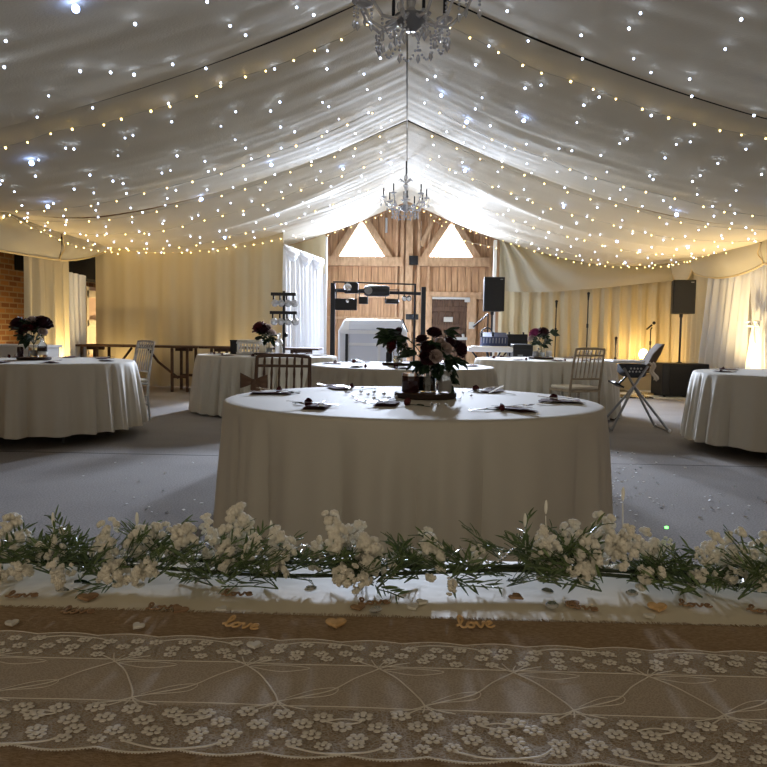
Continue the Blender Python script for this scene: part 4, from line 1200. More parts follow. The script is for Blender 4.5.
for sx in (-1, 1):
    for sy in (-1, 1): obj('foot', MB().lathe([(.025, 0), (.025, .02)], 10, (sx * W * .42, sy * .25, 0)), M_black2, t)

# ------------------------------------------------------------------ microphone stands
def mic_stand(px, pytop, Y, label, zb=0.0, boom=0, tall=True):
    a = at(px, pytop, Y); h = a.z - zb
    t = thing('microphone_stand', label, 'microphone stand', (a.x, Y, zb))
    obj('round_base', MB().lathe([(0, .001), (.13, .001), (.13, .012), (.03, .03), (0, .03)], 20), M_black2, t)
    obj('pole', MB().tube([(0, 0, .02), (0, 0, h - (.12 if boom else 0.05))], .011 if tall else .014, 8), M_black2, t)
    obj('clutch', MB().lathe([(.02, h * .55), (.022, h * .55 + .08)], 10), M_black, t)
    if boom:
        m_ = obj('microphone', MB().tube([(-.09, -.02, h - .14), (.02, 0, h - .05)], [.016, .02], 10).ball((.06, 0, h - .01), .034, 10, 8), M_black, t)
        obj('boom_arm', MB().tube([(0, 0, h - .14), (.03, .02, h - .1)], .012, 8), M_black2, t)
    else:
        obj('microphone', MB().tube([(0, 0, h - .16), (0, -.01, h - .05)], [.014, .022], 10).ball((0, -.012, h - .03), .03, 10, 8), M_black, t)
mic_stand(556.5, 300, 15.62, 'tall thin black stand before the pleated drape, left of two', 0.35)
mic_stand(588.5, 292, 15.62, 'tall thin black stand before the pleated drape, right of two', 0.35)
mic_stand(616, 336.5, 14.9, 'short black microphone stand seen over the far right table edge', 0)
mic_stand(651, 322.5, 15.55, 'black microphone stand with a tilted microphone in front of the lit uplight', .35, boom=1)

# ------------------------------------------------------------------ keyboard and cases behind the far right table
Yk = 13.6
a, b = at(468, 349, Yk), at(512, 349, Yk)
t = thing('keyboard_instrument', 'pale electric keyboard on an X stand beside the left speaker stand', 'keyboard', ((a.x + b.x) / 2, Yk, 0))
zk = a.z; Lk = b.x - a.x
obj('case', MB().box((0, 0, zk), (Lk, .3, .09)), M_white, t, bevel=.02)
obj('keys', MB().box((0, -.06, zk + .05), (Lk * .86, .14, .014)), M_paper, t, bevel=.003)
obj('stand', MB().tube([(-.3, -.1, .015), (.3, .1, zk - .05)], .016, 8).tube([(.3, -.1, .015), (-.3, .1, zk - .05)], .016, 8), M_black2, t)
Yx = 13.95
a, b = at(481, 340, Yx), at(507, 340, Yx)
t = thing('mixing_desk', 'blue-black mixing desk standing behind the pale keyboard', 'mixer', ((a.x + b.x) / 2, Yx, 0))
obj('desk_body', MB().box((0, 0, at(490, 341.5, Yx).z), (b.x - a.x, .3, .26), Matrix.Rotation(.3, 3, 'X')), mat('blue_black_metal', (48, 56, 84), .35), t, bevel=.015)
obj('rear_panel', MB().box((.02, .13, at(490, 337, Yx).z), (b.x - a.x + .04, .05, .1)), M_black, t, bevel=.01)
fd = MB()
for k in range(8): fd.box((-.2 + k * .055, -.16, at(490, 342, Yx).z + .03), (.014, .012, .1), Matrix.Rotation(.3, 3, 'X'))
obj('faders', fd, M_grey, t)
obj('desk_stand', MB().box((0, .05, .5), (.4, .25, 1.0)).box((0, .05, .02), (.6, .4, .04)) if False else MB().tube([(-.2, .05, .02), (.15, .05, at(490, 343, Yx).z - .1)], .02, 8).tube([(.2, .05, .02), (-.15, .05, at(490, 343, Yx).z - .1)], .02, 8), M_black2, t)
t = thing('headphones', 'dark headphones propped on the left of the mixing desk', 'headphones', at(487, 333.5, Yx - .1))
obj('headband', MB().tube([(.1 * cos(pi * k / 10), 0, .1 * sin(pi * k / 10)) for k in range(11)], .012, 8), M_black2, t)
for s in (-1, 1): obj('ear_cup', MB().lathe([(.0, -.02), (.05, -.02), (.05, .02), (0, .02)], 14, (s * .1, 0, -.02), Matrix.Rotation(pi / 2, 3, 'Y')), M_black, t)
for (pa, pb, ya, yb, Y, lab) in ((506, 526, 334, 347, 14.7, 'upper black flight case stacked behind the mauve posy'), (512, 531, 344, 358, 14.0, 'lower black flight case with a pale badge behind the mauve posy')):
    A, B = at(pa, ya, Y), at(pb, yb, Y)
    t = thing('flight_case', lab, 'case', ((A.x + B.x) / 2, Y, 0), 0, None)
    zb_ = B.z if pa == 506 else 0.0
    W, H = B.x - A.x, A.z - zb_
    obj('case_body', MB().box((0, 0, zb_ + H / 2), (W, .4, H)), M_black, t, bevel=.012)
    obj('case_trim', MB().box((0, -.203, A.z - .1), (W, .012, .02)), M_black2, t)
    if pa == 506:
        obj('handle', MB().tube([(-W * .3, 0, A.z), (-W * .3, 0, A.z + .05), (W * .3, 0, A.z + .05), (W * .3, 0, A.z)], .01, 6) if False else MB().box((-W * .35, 0, A.z + .015), (.03, .05, .05)).box((W * .35, 0, A.z + .015), (.03, .05, .05)), M_black2, t)
        obj('case_stand', MB().box((0, .1, zb_ / 2), (W * .7, .3, zb_ - .004)), M_black, t)
    else: obj('badge', MB().box((-.05, -.205, A.z - .2), (.09, .01, .03)), M_grey, t)
a = at(497, 352.5, 13.2)
o = obj('amplifier_glow', MB().box((0, 0, 0), (.3, .25, .16)), M_dkbrown, None, (a.x, 13.2, .8)) if False else None
# boom microphone left of the speaker pole
t = thing('boom_arm', 'black boom arm slanting across beside the raised left speaker', 'boom arm', (at(476, 340, 15.4).x, 15.4, 0))
A, B = at(473, 327, 15.4), at(488, 314, 15.4)
ox = at(476, 340, 15.4).x
obj('arm', MB().tube([(A.x - ox, 0, A.z), (B.x - ox, 0, B.z)], .014, 8), M_black2, t)
obj('upright', MB().tube([(B.x - ox, 0.0, B.z), (B.x - ox, 0, .02)], .014, 8), M_black2, t)
obj('base', MB().lathe([(0, 0.001), (.14, .001), (.14, .014), (0, .03)], 18, (B.x - ox, 0, 0)), M_black2, t)

# ------------------------------------------------------------------ high chair at the far right table
Yh = 8.95
def Hc(px, py, dy=0):
    q = at(px, py, Yh + dy); return Vector((q.x - hx, dy, q.z))
hx = at(634, 380, Yh).x
t = thing('high_chair', 'folding baby high chair with a grey star seat beside the far right table', 'high chair', (hx, Yh, 0))
for dy in (-.22, .22):
    k = obj('leg', MB().tube([Hc(648, 366, dy), Hc(634, 386, dy), (Hc(606, 414, 0).x, dy * 1.15, .012)], .015, 8), M_grey, t)
    k = obj('leg', MB().tube([Hc(624, 368, dy), Hc(634, 386, dy), (Hc(662, 425, 0).x, dy * 1.15, .012)], .015, 8), M_grey, t)
    obj('foot_cap', MB().ball((Hc(662, 425, 0).x, dy * 1.15, .022), .022, 8, 6), M_white, k)
for px, py in ((607, 414), (662, 425)):
    x = Hc(px, py).x
    obj('foot_bar', MB().tube([(x, -.25, .02), (x, .25, .02)], .013, 8), M_grey, t)
A, B = Hc(621, 363), Hc(642, 364)
zs1, zs0 = Hc(630, 364).z, Hc(630, 377).z
seat = MB().prism([(A.x, zs1), (B.x + .02, zs1), (B.x, zs0 + .02), (B.x - .06, zs0), (A.x + .06, zs0), (A.x, zs0 + .05)], .36, Matrix.Translation((0, .18, 0)) @ Matrix.Rotation(pi / 2, 4, 'X'))
so = obj('seat_shell', seat, M_starred, t, bevel=.02)
sr = MB()
gs = random.Random(3)
for k in range(9):
    cx_, cz_ = A.x + .03 + (B.x - A.x - .04) * ((k % 5) + .5 + .4 * (k // 5)) / 5.3, zs0 + .05 + (zs1 - zs0 - .08) * (.3 + .5 * (k // 5))
    pts = [((.016 if j % 2 == 0 else .007) * cos(pi * j / 5 + pi / 2) + cx_, (.016 if j % 2 == 0 else .007) * sin(pi * j / 5 + pi / 2) + cz_) for j in range(10)]
    sr.prism(pts, .003, Matrix.Translation((0, -.181, 0)) @ Matrix.Rotation(pi / 2, 4, 'X'))
obj('star_print', sr, M_star, so, smooth=0)
bk = MB().prism([(Hc(643, 366).x, Hc(643, 366).z), (Hc(650, 366).x, Hc(650, 366).z), (Hc(657, 354).x, Hc(657, 354).z), (Hc(661.5, 343.5).x, Hc(661.5, 343.5).z), (Hc(659, 344).x, Hc(659, 344).z), (Hc(649, 354).x, Hc(649, 354).z)], .28, Matrix.Translation((0, .14, 0)) @ Matrix.Rotation(pi / 2, 4, 'X'))
obj('backrest', bk, M_pad, t, bevel=.012)
obj('tray', MB().box(((Hc(610, 362).x + A.x) / 2 + .1, 0, zs1 + .03), (.36, .42, .03)), M_white, t, bevel=.012)
obj('footrest', MB().box((Hc(616, 384).x, 0, Hc(616, 384).z), (.12, .3, .02), Matrix.Rotation(.5, 3, 'Y')).tube([(Hc(624, 376).x, -.1, Hc(624, 376).z), (Hc(616, 384).x, -.1, Hc(616, 384).z)], .012, 6), M_black2, t)
o = obj('muslin_cloth', MB().grid(10, 14, lambda a, b: (hx + Hc(646, 366).x + .05 * b + .02 * sin(b * 9) + .06 * (a - .5), Yh - .19 - .012 * sin(a * 12), Hc(646, 362).z - .2 * b + .01 * sin(a * 9))), M_towel, None, thick=.006, smooth=180)
tag(o, 'pale muslin cloth hanging from the high chair backrest', 'cloth')

# ------------------------------------------------------------------ uplights
def uplight(loc, label, lit=False):
    t = thing('uplighter', label, 'lamp', loc)
    obj('can', MB().lathe([(0, .002), (.075, .002), (.085, .03), (.085, .16), (.078, .16), (.07, .08), (0, .07)], 18), M_black, t)
    obj('lamp_glass', MB().lathe([(0, .1), (.06, .105), (.07, .125), (.04, .14), (0, .142)], 16), M_lampw, t)
    obj('bracket', MB().box((-.1, 0, .07), (.012, .05, .14)).box((.1, 0, .07), (.012, .05, .14)), M_black2, t)
q = at(643.5, 352, 15.75)
t = thing('crate_box', 'small brown box under the lit lamp on the stage', 'box', (q.x, 15.75, .352))
obj('box_body', MB().box((0, 0, .1), (.2, .2, .2)), M_dkbrown, t, bevel=.006); obj('box_lid', MB().box((0, 0, .205), (.21, .21, .02)), M_dkbrown, t, bevel=.004)
t = thing('uplighter', 'lit warm lamp glowing against the back right drape', 'lamp', (q.x, 15.75, .57))
obj('can', MB().lathe([(0, .002), (.07, .002), (.07, .05), (.0, .05)], 18), M_black, t)
obj('lamp_glass', MB().ball((0, 0, .14), .09, 14, 10, (1, 1, 1.25)), M_lampw, t)
UP = [(q.x, 15.98, .75)]
uplight((4.98, 12.25, 0), 'warm uplighter on the floor before the tied right curtain'); UP.append((4.98, 12.25, .2))
uplight((-5.3, 11.95, 0), 'warm uplighter on the floor before the left wall curtain'); UP.append((-5.3, 11.95, .2))
uplight((-5.85, 11.3, 0), 'added hidden uplighter that warms the left brick wall'); UP.append((-5.85, 11.3, .2))  # added lamp, out of view, to give the bricks a warm wash
uplight((-5.5, 14.9, 0), 'added hidden uplighter that brightens the pale door at the far left'); UP.append((-5.5, 14.9, .2))  # lamp put in behind the drape to brighten the door
uplight((-5.2, 13.72, 0), 'added hidden uplighter under the trestle table warming the back left drape'); UP.append((-5.2, 13.72, .2))  # unseen lamp, added so the back left drape turns warm
uplight((-3.05, 13.72, 0), 'added unseen uplighter behind the far left table warming the drape'); UP.append((-3.05, 13.72, .2))  # second added drape lamp, kept out of sight behind the table
# ------------------------------------------------------------------ head table in the foreground
HX0, HX1, HY0, HY1 = -1.5, 1.5, 0.35, 1.115
t = thing('head_table', 'long head table under the garland and lace runner', 'table', (0, 0, 0))
obj('tabletop', MB().box((0, (HY0 + HY1) / 2, TH - .02), (HX1 - HX0 - .02, HY1 - HY0 - .02, .03)), M_wood_d, t, bevel=.004)
for sx in (-1, 1):
    for yy in (HY0 + .08, HY1 - .08): obj('leg', MB().tube([(sx * 1.35, yy, .001), (sx * 1.35, yy, TH - .035)], .016, 8), M_black2, t)
def hc(a, b):
    # a across, b: 0 near hem .. 1 far hem, over the top
    x = HX0 + (HX1 - HX0) * a
    seg = [(0, HY0 - .02, .45), (.12, HY0 - .008, .7), (.16, HY0, TH - .002), (.2, HY0 + .02, TH), (.72, HY1 - .02, TH), (.76, HY1, TH - .003), (.8, HY1 + .008, .7), (1, HY1 + .03, .1)]
    y = interp([(s[0], s[1]) for s in seg], b); z = interp([(s[0], s[2]) for s in seg], b)
    if b > .8: y += .012 * sin(x * 22) * (b - .8) * 5
    return (x, y, z)
o = obj('head_tablecloth', MB().grid(120, 100, hc), M_satin, smooth=50)
tag(o, 'smooth white tablecloth on the head table in the foreground', 'tablecloth')
# burlap runner
BY0, BY1 = .42, .866
t = thing('burlap_runner', 'brown burlap runner with a frayed edge under the lace on the head table', 'table runner', (0, 0, 0))
obj('weave', MB().grid(160, 30, lambda a, b: (-1.45 + 2.9 * a, BY0 + (BY1 - BY0) * b + (.0012 * fbm(a * 60, b) if b > .97 else 0), TH + .0025 + .0012 * fbm(a * 14, b * 5, 3))), M_burlap, t, smooth=180)
fg = random.Random(8); fm = MB()
for k in range(2000):
    x = -1.4 + 2.8 * k / 2000 + fg.uniform(-.0005, .0005)
    L = fg.uniform(.003, .008)
    fm.tube([(x, BY1 - .002, TH + .003), (x + fg.uniform(-.002, .002), BY1 + L, TH + .0018 + fg.uniform(0, .0015))], .00045, 3)
obj('frayed_fringe', fm, M_burlap, t)
# lace runner
LY0, LY1, B0, B1 = .570, .783, .644, .727
ZL = TH + .0055
t = thing('lace_runner', 'sheer off-white floral lace runner laid along the burlap on the head table', 'table runner', (0, 0, 0))
def zl(x, y): return ZL + .0006 * fbm(x * 14, y * 20, 9)
obj('sheer_net', MB().grid(160, 12, lambda a, b: (-1.4 + 2.8 * a, B0 - .004 + (B1 - B0 + .008) * b, zl(-1.4 + 2.8 * a, .7))), M_net, t, smooth=180)
P = .1285; X0 = atz(425, 712, ZL).x - 2 * P
def scallop(x, near):
    ph = (x - X0) / (P / 2)
    return abs(sin(pi * ph)) * .006
obj('near_band', MB().grid(500, 6, lambda a, b: (-1.4 + 2.8 * a, (LY0 - scallop(-1.4 + 2.8 * a, 1)) * (1 - b) + B0 * b, zl(-1.4 + 2.8 * a, .65))), M_netd, t, smooth=180)
obj('far_band', MB().grid(500, 6, lambda a, b: (-1.4 + 2.8 * a, B1 * (1 - b) + (LY1 + scallop(-1.4 + 2.8 * a + .02, 0)) * b, zl(-1.4 + 2.8 * a, .8))), M_netd, t, smooth=180)
em = MB(); ge = random.Random(21)
def flower(x, y, r):
    rot = ge.uniform(0, 6)
    n = 6
    for k in range(n):
        a = rot + 2 * pi * k / n
        cx_, cy_ = x + r * .64 * cos(a), y + r * .64 * sin(a) * .9
        em.ball((cx_, cy_, ZL + .0012), r * .33, 7, 4, (1, 1, .22))
    em.ball((x, y, ZL + .0018), r * .26, 7, 4, (1, 1, .35))
def strand(pts, r, n=5):
    # smooth a polyline with Catmull-Rom
    P_ = [Vector((p[0], p[1], ZL + .001)) for p in pts]; out = []
    for i in range(len(P_) - 1):
        p0 = P_[max(i - 1, 0)]; p1 = P_[i]; p2 = P_[i + 1]; p3 = P_[min(i + 2, len(P_) - 1)]
        for k in range(6):
            s = k / 6
            out.append(.5 * (2 * p1 + (p2 - p0) * s + (2 * p0 - 5 * p1 + 4 * p2 - p3) * s * s + (3 * p1 - p0 - 3 * p2 + p3) * s ** 3))
    out.append(P_[-1])
    em.tube(out, r, n, flat=.5)
for k in range(-12, 16):
    L = X0 + k * P; U = L - .042; U2 = L + P - .042
    if abs(L) > 1.4: continue
    yl, yu = B0 + .006, B1 - .006
    # zigzag vine
    strand([(U, yu), (U + .016, yu - .018), (L - .014, yl + .032), (L - .004, yl + .012), (L, yl)], .0009)
    strand([(L, yl), (L + .02, yl + .01), (L + .045, yl + .024), (U2 - .022, yu - .022), (U2 - .004, yu - .004), (U2, yu)], .0008)
    # leaf loops on the sheer
    strand([(L + .006, yl + .006), (L + .03, yl + .024), (L + .05, yl + .028), (L + .044, yl + .014), (L + .012, yl + .006)], .0005)
    strand([(U + .004, yu - .002), (U + .03, yu + .002), (U + .062, yu - .003), (U + .035, yu - .012), (U + .004, yu - .003)], .0005)
    # fans into the bands
    for j in range(5):
        dx = -.03 + j * .014
        strand([(L, yl), (L + dx * .35, yl - .007), (L + dx, yl - .013 - .003 * (j % 2))], .0008)
        strand([(U, yu), (U + dx * .4 + .002, yu + .008), (U + dx * .9 + .006, yu + .015 + .004 * (j % 2))], .0007)
    # flowers of the near band
    for j in range(4):
        flower(L + .010 + j * .0321 + ge.uniform(-.003, .003), B0 - .014 - (.0 if j in (0, 3) else .004) + ge.uniform(-.002, .002), .0098)
        flower(L + .026 + j * .0321 + ge.uniform(-.004, .004), B0 - .033 + ge.uniform(-.003, .003), .0098)
        flower(L + .006 + j * .0321 + ge.uniform(-.004, .004), B0 - .050 + ge.uniform(-.003, .003), .0094)
    for j in range(5): flower(L - .004 + j * .0262 + ge.uniform(-.003, .003), B0 - .064 + (.003 if j % 2 else 0), .0078)
    # scroll curves along the near edge
    strand([(L + .02, LY0 + .008), (L + .05, LY0 - .001), (L + .085, LY0 + .004), (L + .10, LY0 + .018)], .0012)
    strand([(L + .045, B0 - .026), (L + .06, B0 - .021), (L + .075, B0 - .025), (L + .06, B0 - .03), (L + .045, B0 - .026)], .001)
    # flowers of the far band
    for rw, (yy_, n_, r_) in enumerate(((.011, 4, .0074), (.026, 5, .0082), (.042, 5, .0080))):
        for j in range(n_): flower(U + .008 * rw + .012 + j * .1285 / n_ + ge.uniform(-.004, .004), B1 + yy_ + ge.uniform(-.003, .003), r_)
    strand([(U + .02, LY1 - .016), (U + .05, LY1 - .004), (U + .09, LY1 - .008), (U + .11, LY1 - .018)], .0009)
obj('floral_embroidery', em, M_thread, t, smooth=180)
bd = MB()
bd.tube([(-1.4 + k * .002, LY0 - scallop(-1.4 + k * .002, 1) - .0004, ZL + .0006) for k in range(1401)], .0009, 5, flat=.6)
bd.tube([(-1.4 + k * .004, LY1 + scallop(-1.4 + k * .004 + .02, 0), ZL + .0006) for k in range(701)], .0007, 5, flat=.6)
for y_ in (B0, B1): bd.tube([(-1.4 + k * .01, y_ + .002 * fbm(k * .15, y_), ZL + .0006) for k in range(281)], .0006, 5, flat=.6)
for k in range(1070):
    x = -1.39 + k * .0026; bd.ball((x, LY0 - scallop(x, 1) - .0016, ZL + .0006), .0009, 5, 3)
obj('picot_edging', bd, M_thread, t)

# ------------------------------------------------------------------ flower garland
GY = 1.005
gl = thing('flower_garland', 'garland of white blossom and green needle leaves along the head table edge', 'garland', (0, 0, 0))
g = random.Random(17)
def gz(x, d=0): return TH + .016 + .009 * fbm(x * 3.2, d) 
def gyy(x, d=0): return GY + .022 * fbm(x * 2.4, d + 5)
for d in range(3):
    obj('stem', MB().tube([(-1.2 + k * .03, gyy(-1.2 + k * .03, d) + (d - 1) * .018, gz(-1.2 + k * .03, d) + .004 * (d % 2)) for k in range(81)], .0026, 6), M_stem, gl)
def spray_mesh(seed, n=13):
    r = random.Random(seed); mb = MB()
    for br in range(3):
        A = Matrix.Rotation((br - 1) * r.uniform(.35, .7), 4, 'Z') @ Matrix.Rotation(r.uniform(-.15, .35), 4, 'X')
        L = r.uniform(.05, .09)
        mb.tube([A @ Vector((0, 0, 0)), A @ Vector((0, L * .5, .008)), A @ Vector((0, L, .012))], .0009, 4)
        for k in range(n):
            f = .08 + .92 * k / n
            p = Vector((0, L * f, .008 + .006 * f)); s = -1 if k % 2 else 1
            a = r.uniform(.35, .8) * s; l = r.uniform(.016, .03) * (1.15 - .4 * f); w = r.uniform(.0011, .0022)
            M = A @ Matrix.Translation(p) @ Matrix.Rotation(-a, 4, 'Z') @ Matrix.Rotation(r.uniform(-.2, .6), 4, 'X') @ Matrix.Rotation(r.uniform(-.8, .8), 4, 'Y')
            mb.grid(2, 4, lambda u, v: M @ Vector(((u - .5) * 2 * w * sin(pi * min(1, .08 + .9 * v)), l * v, -.12 * l * v * v + abs(u - .5) * w)))
    return mesh_of('leaf_spray', mb, M_leafl, 180)
def blossom_mesh(seed):
    r = random.Random(seed); mb = MB()
    n = r.randint(16, 24); H = r.uniform(.045, .07)
    for k in range(n):
        f = k / n
        rad = .027 * (1 - .6 * f) * r.uniform(.3, 1)
        an = r.uniform(0, 2 * pi)
        c = Vector((rad * cos(an), rad * sin(an), .008 + H * f))
        q = r.uniform(.0046, .0082)
        nrm = (c - Vector((0, 0, .01 + H * f * .6))).normalized()
        e1 = nrm.orthogonal().normalized(); e2 = nrm.cross(e1)
        for j in range(4):
            a = pi / 2 * j + f * 7
            mb.ball(c + (e1 * cos(a) + e2 * sin(a)) * q * .55 , q * .62, 6, 5)
        mb.ball(c + nrm * q * .3, q * .5, 6, 4)
    return mb
SPR = [spray_mesh(s) for s in range(8)]
BLO = [mesh_of('blossom_cluster', blossom_mesh(s + 50), M_floret, 180) for s in range(8)]
def blossom(p, dirv, sc, k=0):
    place(BLO[k % 8], 'blossom_cluster', gl, p, dirv, g.uniform(0, 6), sc)
# leaf sprays along the whole length
for k in range(99):
    x = -.68 + 1.36 * k / 97 + g.uniform(-.012, .012)
    d = g.choice((-1, 1))
    up = g.choice((.0, .1, .15, .3))
    dx = g.choice((-1, 1)) * g.uniform(.6, 1)
    place(SPR[k % 8], 'leaf_spray', gl, (x, gyy(x) + g.uniform(-.06, .02), max(TH + .004, gz(x) + g.uniform(-.022, .012))), (dx, g.uniform(-.5, .4), up), g.uniform(-.6, .6), g.uniform(.8, 1.2), 'Y')
om = MB()
for s_ in (-1, 1):
    for k in range(34):
        x = s_ * (.70 + .5 * k / 33)
        Mx = Matrix.Translation((x, gyy(x) + g.uniform(-.055, .02), gz(x))) @ Matrix.Rotation(g.uniform(0, 2 * pi), 4, 'Z') @ Matrix.Rotation(g.uniform(0, .4), 4, 'X')
        src = SPR[k % 8]
        om.add([Mx @ v.co for v in src.vertices], [tuple(p.vertices) for p in src.polygons])
o = obj('outer_leaf_sprays', om, M_leafl, gl, smooth=180); o['kind'] = 'stuff'
om = MB()
for s_ in (-1, 1):
    for k in range(16):
        x = s_ * (.72 + .46 * k / 15)
        Mx = Matrix.Translation((x, gyy(x) + g.uniform(-.05, .02), gz(x))) @ Matrix.Rotation(g.uniform(-.8, .8), 4, 'X') @ Matrix.Scale(.9, 4)
        src = BLO[k % 8]
        om.add([Mx @ v.co for v in src.vertices], [tuple(p.vertices) for p in src.polygons])
o = obj('outer_blossom_clusters', om, M_floret, gl, smooth=180); o['kind'] = 'stuff'
# upright blossom heads where the photograph has them
tall = [(22, 527, .9), (12, 540, .7), (47, 545, .6), (105, 535, .9), (100, 545, .7), (60, 560, .7), (190, 522, .9), (205, 520, .7), (225, 520, .8), (240, 519, .9), (152, 545, .9), (140, 552, .9), (165, 552, .8), (175, 560, .8), (225, 552, .7),
        (250, 535, .6), (283, 538, .8), (290, 545, .7), (275, 556, .6), (334, 520, .9), (340, 524, .7), (357, 524, .7), (366, 545, .9), (360, 538, .8), (372, 555, .8), (320, 545, .6), (345, 560, .7), (475, 548, .6),
        (436, 566, .9), (430, 572, .7), (458, 580, .3), (536, 540, .6), (548, 530, .5), (570, 527, .7), (575, 545, .9), (602, 522, .9), (598, 540, 1), (615, 545, .9), (625, 535, .8), (632, 530, .7), (560, 545, .6),
        (648, 535, .7), (655, 560, .8), (700, 548, .5), (712, 538, .7), (728, 540, .8), (735, 545, .8), (745, 555, .7), (753, 560, .8), (765, 565, .7)]
for i, (px, py, s) in enumerate(tall):
    q = at(px, py, GY + g.uniform(-.03, .03))
    s *= 1.05
    base = Vector((q.x + g.uniform(-.006, .006), q.y, max(TH + .012, q.z - .05 * s)))
    blossom(base, (g.uniform(-.3, .3), g.uniform(-.5, .1), 1), s, i)
low = [(15, 580, .7), (30, 575, .7), (75, 575, .7), (115, 578, .9), (128, 572, .8), (60, 585, .5), (155, 575, .8), (135, 582, .6), (350, 583, .9), (340, 580, .7), (360, 586, .6), (545, 575, .9), (570, 580, .9), (582, 576, .8), (635, 580, .8), (690, 582, .7), (712, 580, .8), (760, 585, .8), (450, 590, .5), (398, 565, .6), (385, 575, .6), (270, 575, .4), (240, 562, .7), (205, 560, .7), (665, 550, .6), (500, 560, .4)]
for i, (px, py, s) in enumerate(low):
    q = atz(px, py, TH + .012)
    blossom((q.x, q.y, TH + .012 + .006), (g.uniform(-.5, .5), -1, .35), s * .9, i + 3)
# silver beaded wire twisted through it
wp = []
for k in range(140):
    x = -.42 + .86 * k / 139
    wp.append((x, gyy(x) + .02 * sin(k * .55), TH + .036 + .010 * fbm(x * 6, 2) + .008 * cos(k * .55)))
wr = MB().tube(wp, .0007, 4)
for k in range(0, 140):
    if fbm(k * .09, 4.4) > .02: wr.ball(wp[k], .0026, 6, 4)
obj('silver_bead_wire', wr, M_gem, gl)
q = at(666.5, 527.5, 1.1)
obj('green_pip', MB().ball(q, .0024, 8, 6, (1.2, 1, .8)), M_grnled, gl)
# thin wire stalks with a pearl standing above the blossom
for k, (px, py) in enumerate(((53, 519), (271, 527), (546, 507), (525, 520), (623, 494), (137, 519), (338, 520))):
    q = at(px, py, GY + .01)
    obj('pearl_stalk', MB().tube([(q.x + .004, q.y, TH + .02), (q.x, q.y, q.z - .012)], .0007, 4).ball((q.x, q.y, q.z), .003, 6, 8, (.8, .8, 3.2)), M_frost if False else M_floret, gl)

# ------------------------------------------------------------------ scattered wooden words, hearts and gems
LOVE = {'l': [[(0, .25), (.25, .45), (.5, .95), (.42, 1.35), (.26, 1.25), (.24, .7), (.3, .2), (.48, .05), (.68, .2)]],
        'o': [[(.68, .2), (.78, .5), (1.0, .6), (1.2, .4), (1.1, .1), (.86, .05), (.76, .3), (.95, .58), (1.25, .5)]],
        'v': [[(1.25, .5), (1.42, .6), (1.5, .25), (1.6, .04), (1.78, .3), (1.86, .62), (2.0, .5)]],
        'e': [[(2.0, .3), (2.25, .36), (2.42, .55), (2.25, .66), (2.06, .45), (2.1, .12), (2.32, .03), (2.55, .2)]]}
def love_mesh(name, m):
    mb = MB()
    for ch in 'love':
        for pl in LOVE[ch]:
            V_ = [Vector((p[0] - 1.27, p[1] - .4, 0)) for p in pl]; out = []
            for i in range(len(V_) - 1):
                p0 = V_[max(i - 1, 0)]; p1 = V_[i]; p2 = V_[i + 1]; p3 = V_[min(i + 2, len(V_) - 1)]
                for k in range(5):
                    s = k / 5
                    out.append(.5 * (2 * p1 + (p2 - p0) * s + (2 * p0 - 5 * p1 + 4 * p2 - p3) * s * s + (3 * p1 - p0 - 3 * p2 + p3) * s ** 3))
            out.append(V_[-1])
            mb.tube([p * .0165 for p in out], .0016, 6, flat=.8)
    return mesh_of(name, mb, m, 60)
LOV, LOVD = love_mesh('love_word', M_ply), love_mesh('love_word', M_ply_d)
def heart_mesh(name, m, s, th):
    pts = []
    for k in range(28):
        a = 2 * pi * k / 28
        pts.append((s * 16 * sin(a) ** 3 / 17, s * (13 * cos(a) - 5 * cos(2 * a) - 2 * cos(3 * a) - cos(4 * a)) / 17))
    mb = MB(); k = len(pts)
    vs = [(x * .93, y * .93, 0) for x, y in pts] + [(x, y, th * .3) for x, y in pts] + [(x, y, th * .75) for x, y in pts] + [(x * .92, y * .92, th) for x, y in pts]
    mb.add(vs, [tuple(range(k - 1, -1, -1)), tuple(range(3 * k, 4 * k))] + [(i * k + j, i * k + (j + 1) % k, (i + 1) * k + (j + 1) % k, (i + 1) * k + j) for i in range(3) for j in range(k)])
    return mesh_of(name, mb, m, 40)
HW_, HB, HBD = heart_mesh('heart_token', M_heartw, .0078, .003), heart_mesh('heart_token', M_ply, .0145, .004), heart_mesh('heart_token', M_ply_d, .012, .003)
def lay(name, mesh, px, py, z, rz, label, cat, tilt=(0, 0), sc=1, group=None):
    q = atz(px, py, z)
    return put(name, mesh, (q.x, q.y, z), rz, label, cat, group, tilt, sc)
ZB_, ZC = TH + .0050, TH + .0022
lay('love_word', LOV, 475, 624, ZB_ + .003, .12, 'pale wooden cut-out word love on the burlap right of centre', 'wooden word', (.25, 0))
lay('love_word', LOV, 241, 624.5, ZB_ + .003, -.2, 'golden brown wooden cut-out word love on the burlap left of centre', 'wooden word', (.15, 0))
for px, py, rz, lab, dk in ((22, 595, .2, 'brown wooden cut-out word love on the cloth at the far left', 1), (78, 611, .1, 'brown wooden cut-out word love at the burlap edge near the far left', 1), (163, 607, .25, 'brown wooden cut-out word love lying askew left of the burlap word', 1), (237, 593.5, .1, 'dark wooden cut-out word love close under the garland left of centre', 1),
                         (374, 602, .2, 'dark wooden cut-out word love behind the small gem near the centre', 1), (582, 607, -.35, 'brown wooden cut-out word love right of centre on the white cloth', 1), (695, 604.5, -.1, 'brown wooden cut-out word love beside the wooden heart at the right', 1), (764, 611, -.4, 'brown wooden cut-out word love at the right picture edge', 1)):
    lay('love_word', LOVD, px, py, ZC + .002, rz, lab, 'wooden word', (.05, 0), .9)
lay('heart_token', HB, 336, 624, ZB_ + .001, pi + .12 - pi, 'plain wooden heart on the burlap near the centre', 'heart', (.1, 0), .86)
lay('heart_token', HB, 657.5, 608, ZC + .001, -.1, 'plain wooden heart on the white cloth at the right', 'heart', (.15, 0), .86)
